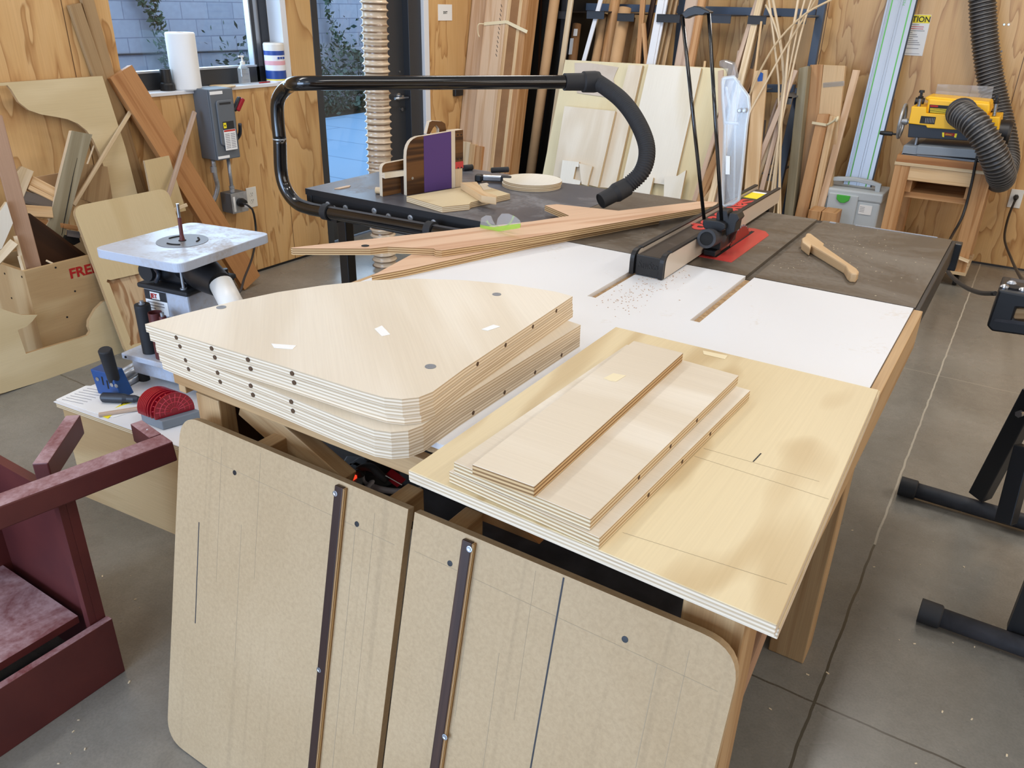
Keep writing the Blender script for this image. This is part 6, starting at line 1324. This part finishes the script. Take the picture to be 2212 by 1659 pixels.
b.build('print_lines', 'yellowlabel', wl_)
sl_ = pslab('spec_label', [p5(710, 635), p5(962, 655), p5(935, 778), p5(680, 758)], py_+.048, .002, 'ink', bev=0)
b = MB()
for k in range(6): b.bar(P(*p5(792+k*28, 672), y=py_+.047), P(*p5(780+k*28, 755), y=py_+.047), .003, .0005, (0, -1, 0))
b.build('print_lines', 'papergrey', sl_)
bd_ = pslab('brand_badge', [p5(1105, 918), p5(1295, 935), p5(1285, 985), p5(1098, 968)], py_+.058, .002, 'redink', bev=0)
a_, c_ = P(*p5(1118, 962), y=py_+.0575), P(*p5(1290, 976), y=py_+.0575); text('DEWALT', .013, a_, c_-a_, UP, 'yellowlabel', bd_, .0003, sx=.72)
pslab('badge_bracket', [p5(1068, 918), p5(1105, 920), p5(1100, 1000), p5(1070, 990)], py_+.056, .004, 'yellowlabel', bd_, 0); pslab('badge_bracket', [p5(1288, 935), p5(1325, 938), p5(1305, 1010), p5(1270, 1000)], py_+.056, .004, 'yellowlabel', bd_, 0)
for (u0, v0), (u1, v1) in ((p5(655, 545), p5(700, 330)), (p5(1950, 640), p5(1990, 420))):
    a_, c_ = P(u0, v0, y=py_+.09), P(u1, v1, y=py_+.09); b = MB(); r_ = []; L_ = (c_-a_).length; b.lathe([(.012 if i % 2 else .0095, L_*i/26) for i in range(27)], a_, c_-a_, 12); b.build('threaded_post', 'steel', pn)
    b = MB(); b.lathe([(.015, L_), (.016, L_+.008), (.012, L_+.012)], a_, c_-a_, 12); b.lathe([(.008, L_+.012), (.008, L_+.03), (.016, L_+.031), (.014, L_+.045)], a_, c_-a_, 12); b.build('post_knob', 'black', pn)
c_ = P(*p5(385, 725), y=py_+.16); b = MB(); Rw = .098
b.tube([c_+V((.0, Rw*math.cos(a__*PI/20), Rw*math.sin(a__*PI/20))) for a__ in range(41)], .009, 10); b.lathe([(.02, -.01), (.02, .03)], c_, XX, 12)
for a__ in (0, 2.1, 4.2): b.tube([c_, c_+V((0, Rw*math.cos(a__), Rw*math.sin(a__)))], .007, 8)
b.build('crank_wheel', 'galv', pn)
c2_ = c_+V((-.012, -.04, -.075)); b = MB(); b.lathe([(.006, 0), (.006, .02), (.013, .022), (.014, .07), (.011, .095)], c2_, (-1, 0, 0), 12); b.build('crank_grip', 'black', pn)
b = MB(); b.tube([c_, c_+V((.09, 0, 0))], .012, 10); b.build('crank_shaft', 'galv', pn)
c_ = P(*p5(2090, 930), y=py_+.2); b = MB(); b.lathe([(.075, -.05), (.078, .03), (.07, .045)], c_, XX, 22); b.build('motor_cover', 'black', pn)
b = MB(); b.lathe([(.022, 0), (.022, .05)], P(*p5(610, 380), y=py_+.25), XX, 12); b.build('side_knob', 'black', pn)
b = MB(); a_ = P(*p5(640, 1020), y=py_+.1); b.lathe([(.01, 0), (.01, .12)], V((a_.x, a_.y, zb0+.04)), UP, 10); a_ = P(*p5(1900, 1090), y=py_+.1); b.lathe([(.01, 0), (.01, .12)], V((a_.x, a_.y, zb0+.04)), UP, 10); b.build('column', 'steel', pn)
pslab('clear_deflector', [p5(990, 88), p5(1950, 132), p5(1900, 385), p5(940, 310)], py_+.33, .003, 'clearfilm', bev=0)
port = P(*p5(1400, 590), y=py_+.05)
b = MB(); b.lathe([(.082, 0), (.084, .035), (.078, .04)], port+V((0, .02, 0)), (0, -1, .1), 24); b.build('dust_port', 'greydust', pn)
hz2 = [port+V((0, .0, 0)), port+V((.015, -.06, -.005)), P(*p5(1640, 790), y=py_-.10), P(*p5(1850, 1100), y=py_-.12), P(*p5(2010, 1450), y=py_-.08), P(*p5(2075, 1660), y=py_+.02), P(2160, 385, y=py_+.16), P(2172, 350, y=py_+.32), P(2166, 290, y=py_+.42), P(2150, 220, y=py_+.50), P(2136, 150, y=py_+.52), P(2126, 70, y=py_+.52), P(2122, 0, y=py_+.52), P(2120, -110, y=py_+.52), P(2120, -260, y=py_+.52)]
o = tag(corrugated(hz2, .078, .022, .009, (1, .5, 0, 0, .5), 22).build('planer_hose', 'ribblack'), 'black ribbed dust hose from the yellow planer up the back wall', 'hose')
b = MB(); b.tube(smooth_path([P(2118, 318, y=py_-.015), P(2108, 350, y=py_-.02), P(2098, 400, y=py_-.02), P(2080, 465, y=py_-.05), P(2055, 512, y=py_-.3), P(2040, 545, y=4.4), P(2040, 562, y=3.9), P(2050, 590, y=3.6), P(2080, 617, y=3.3), P(2115, 632, y=3.05), P(2150, 634, y=2.9)], .03), .008, 8); tag(b.build('looping_cable', 'cord'), 'black cord from the planer looping past the saw to the control head', 'cord')
# screws in the wall
b = MB()
for u, v in ((2169, 53), (2179, 53), (2155, 111), (2163, 111)): b.lathe([(.007, 0), (.006, .002)], P(u, v, y=YB), (0, -1, 0), 8)
o = struct('trim_2', b, 'steel')
# black machine at the right edge
mc = thing('machine_stand', (.3, 2.43, 0), 'black pedestal machine stand with round feet at the right edge', 'machine')
for (ua, va), (ub, vb), yy_ in (((1942, 1052), (2212, 1115), 2.765), ((1986, 1318), (2212, 1372), 2.10)):
    a_ = P(ua, va, z=.034); b = MB(); b.tube([V((a_.x+.02, yy_, .034)), V((.95, yy_, .034))], .027, 16); b.build('foot_tube', 'greydust', mc)
    b = MB(); b.lathe([(.034, 0), (.034, .052), (.030, .056)], V((a_.x, yy_, .0345)), XX, 14); b.build('end_cap', 'rubber', mc)
xk = P(2185, 1372, y=2.10).x
b = MB(); b.bb(xk, xk+.40, 2.12, 2.145, .05, .80); b.build('side_plate', 'blackmetal', mc)
b = MB(); b.bb(xk-.012, xk, 2.115, 2.15, .055, .80); b.build('side_flange', 'black', mc)
b = MB(); b.bar(P(2106, 1075, y=2.76), P(2225, 850, y=2.70), .055, .05, (-.6, -1, 0)); soft(b.build('brace', 'blackmetal', mc), .003)
b = MB(); b.bar(P(2165, 1130, y=2.60), P(2208, 965, y=2.66), .05, .05, (-.4, -1, 0)); soft(b.build('brace', 'blackmetal', mc), .003)
c_ = P(2205, 893, y=2.66); b = MB(); b.lathe([(.011, 0), (.011, .016)], c_, (-.4, -1, .1), 6); b.build('bolt', 'steel', mc)
b = MB(); b.bb(.30, .75, 2.12, 2.76, .78, .84); b.build('bed', 'blackmetal', mc)
hy_ = 2.55
hd = thing('control_head', P(2170, 700, y=hy_), 'black control head with chrome buttons at the right edge', 'control head')
def hq(u, v, yy=hy_): return P(u, v, y=yy)
tz = hq(2155, 632).z
b = MB(); b.prism([hq(2158, 626), hq(2230, 640), hq(2230, 668), hq(2196, 666), hq(2188, 690), hq(2230, 699), hq(2230, 728), hq(2142, 716), hq(2131, 704)], (0, .16, 0), (0, 0)); soft(b.build('housing', 'black', hd), .006)
b = MB(); a_ = hq(2160, 628, hy_+.0); b.bb(a_.x, a_.x+.20, hy_+.005, hy_+.155, tz, tz+.008); soft(b.build('top_panel', 'greydust', hd), .003)
b = MB(); b.prism([hq(2196, 667, hy_+.01), hq(2240, 670, hy_+.01), hq(2240, 690, hy_+.01), hq(2188, 688, hy_+.01)], (0, .004, 0)); b.build('inner_plate', 'tanwood', hd)
b = MB(); b.prism([hq(2150, 688, hy_-.002), hq(2235, 698, hy_-.002), hq(2235, 706, hy_-.002), hq(2146, 694, hy_-.002)], (0, .003, 0)); b.build('ledge', 'greydust', hd)
for k, (u, v, mt) in enumerate(((2167, 629, 'steel'), (2182, 622, 'alu'), (2207, 634, 'steel'))):
    c_ = hq(u, v+1, hy_+.03+.05*(k == 1)); c_ = V((c_.x, c_.y, tz+.008)); b = MB(); b.lathe([(.013, 0), (.013, .004), (.009, .009), (.003, .011)], c_, UP, 16); b.build('button', mt, hd)
b = MB(); c_ = hq(2187, 631, hy_+.04); b.lathe([(.02, 0), (.02, .006)], V((c_.x, c_.y, tz+.008)), UP, 18); b.build('switch_plate', 'blackvoid', hd)
b = MB(); b.bb(a_.x+.03, a_.x+.10, hy_+.04, hy_+.10, .835, tz-.115 if tz-.115 > .84 else .85); b.build('neck', 'black', hd)
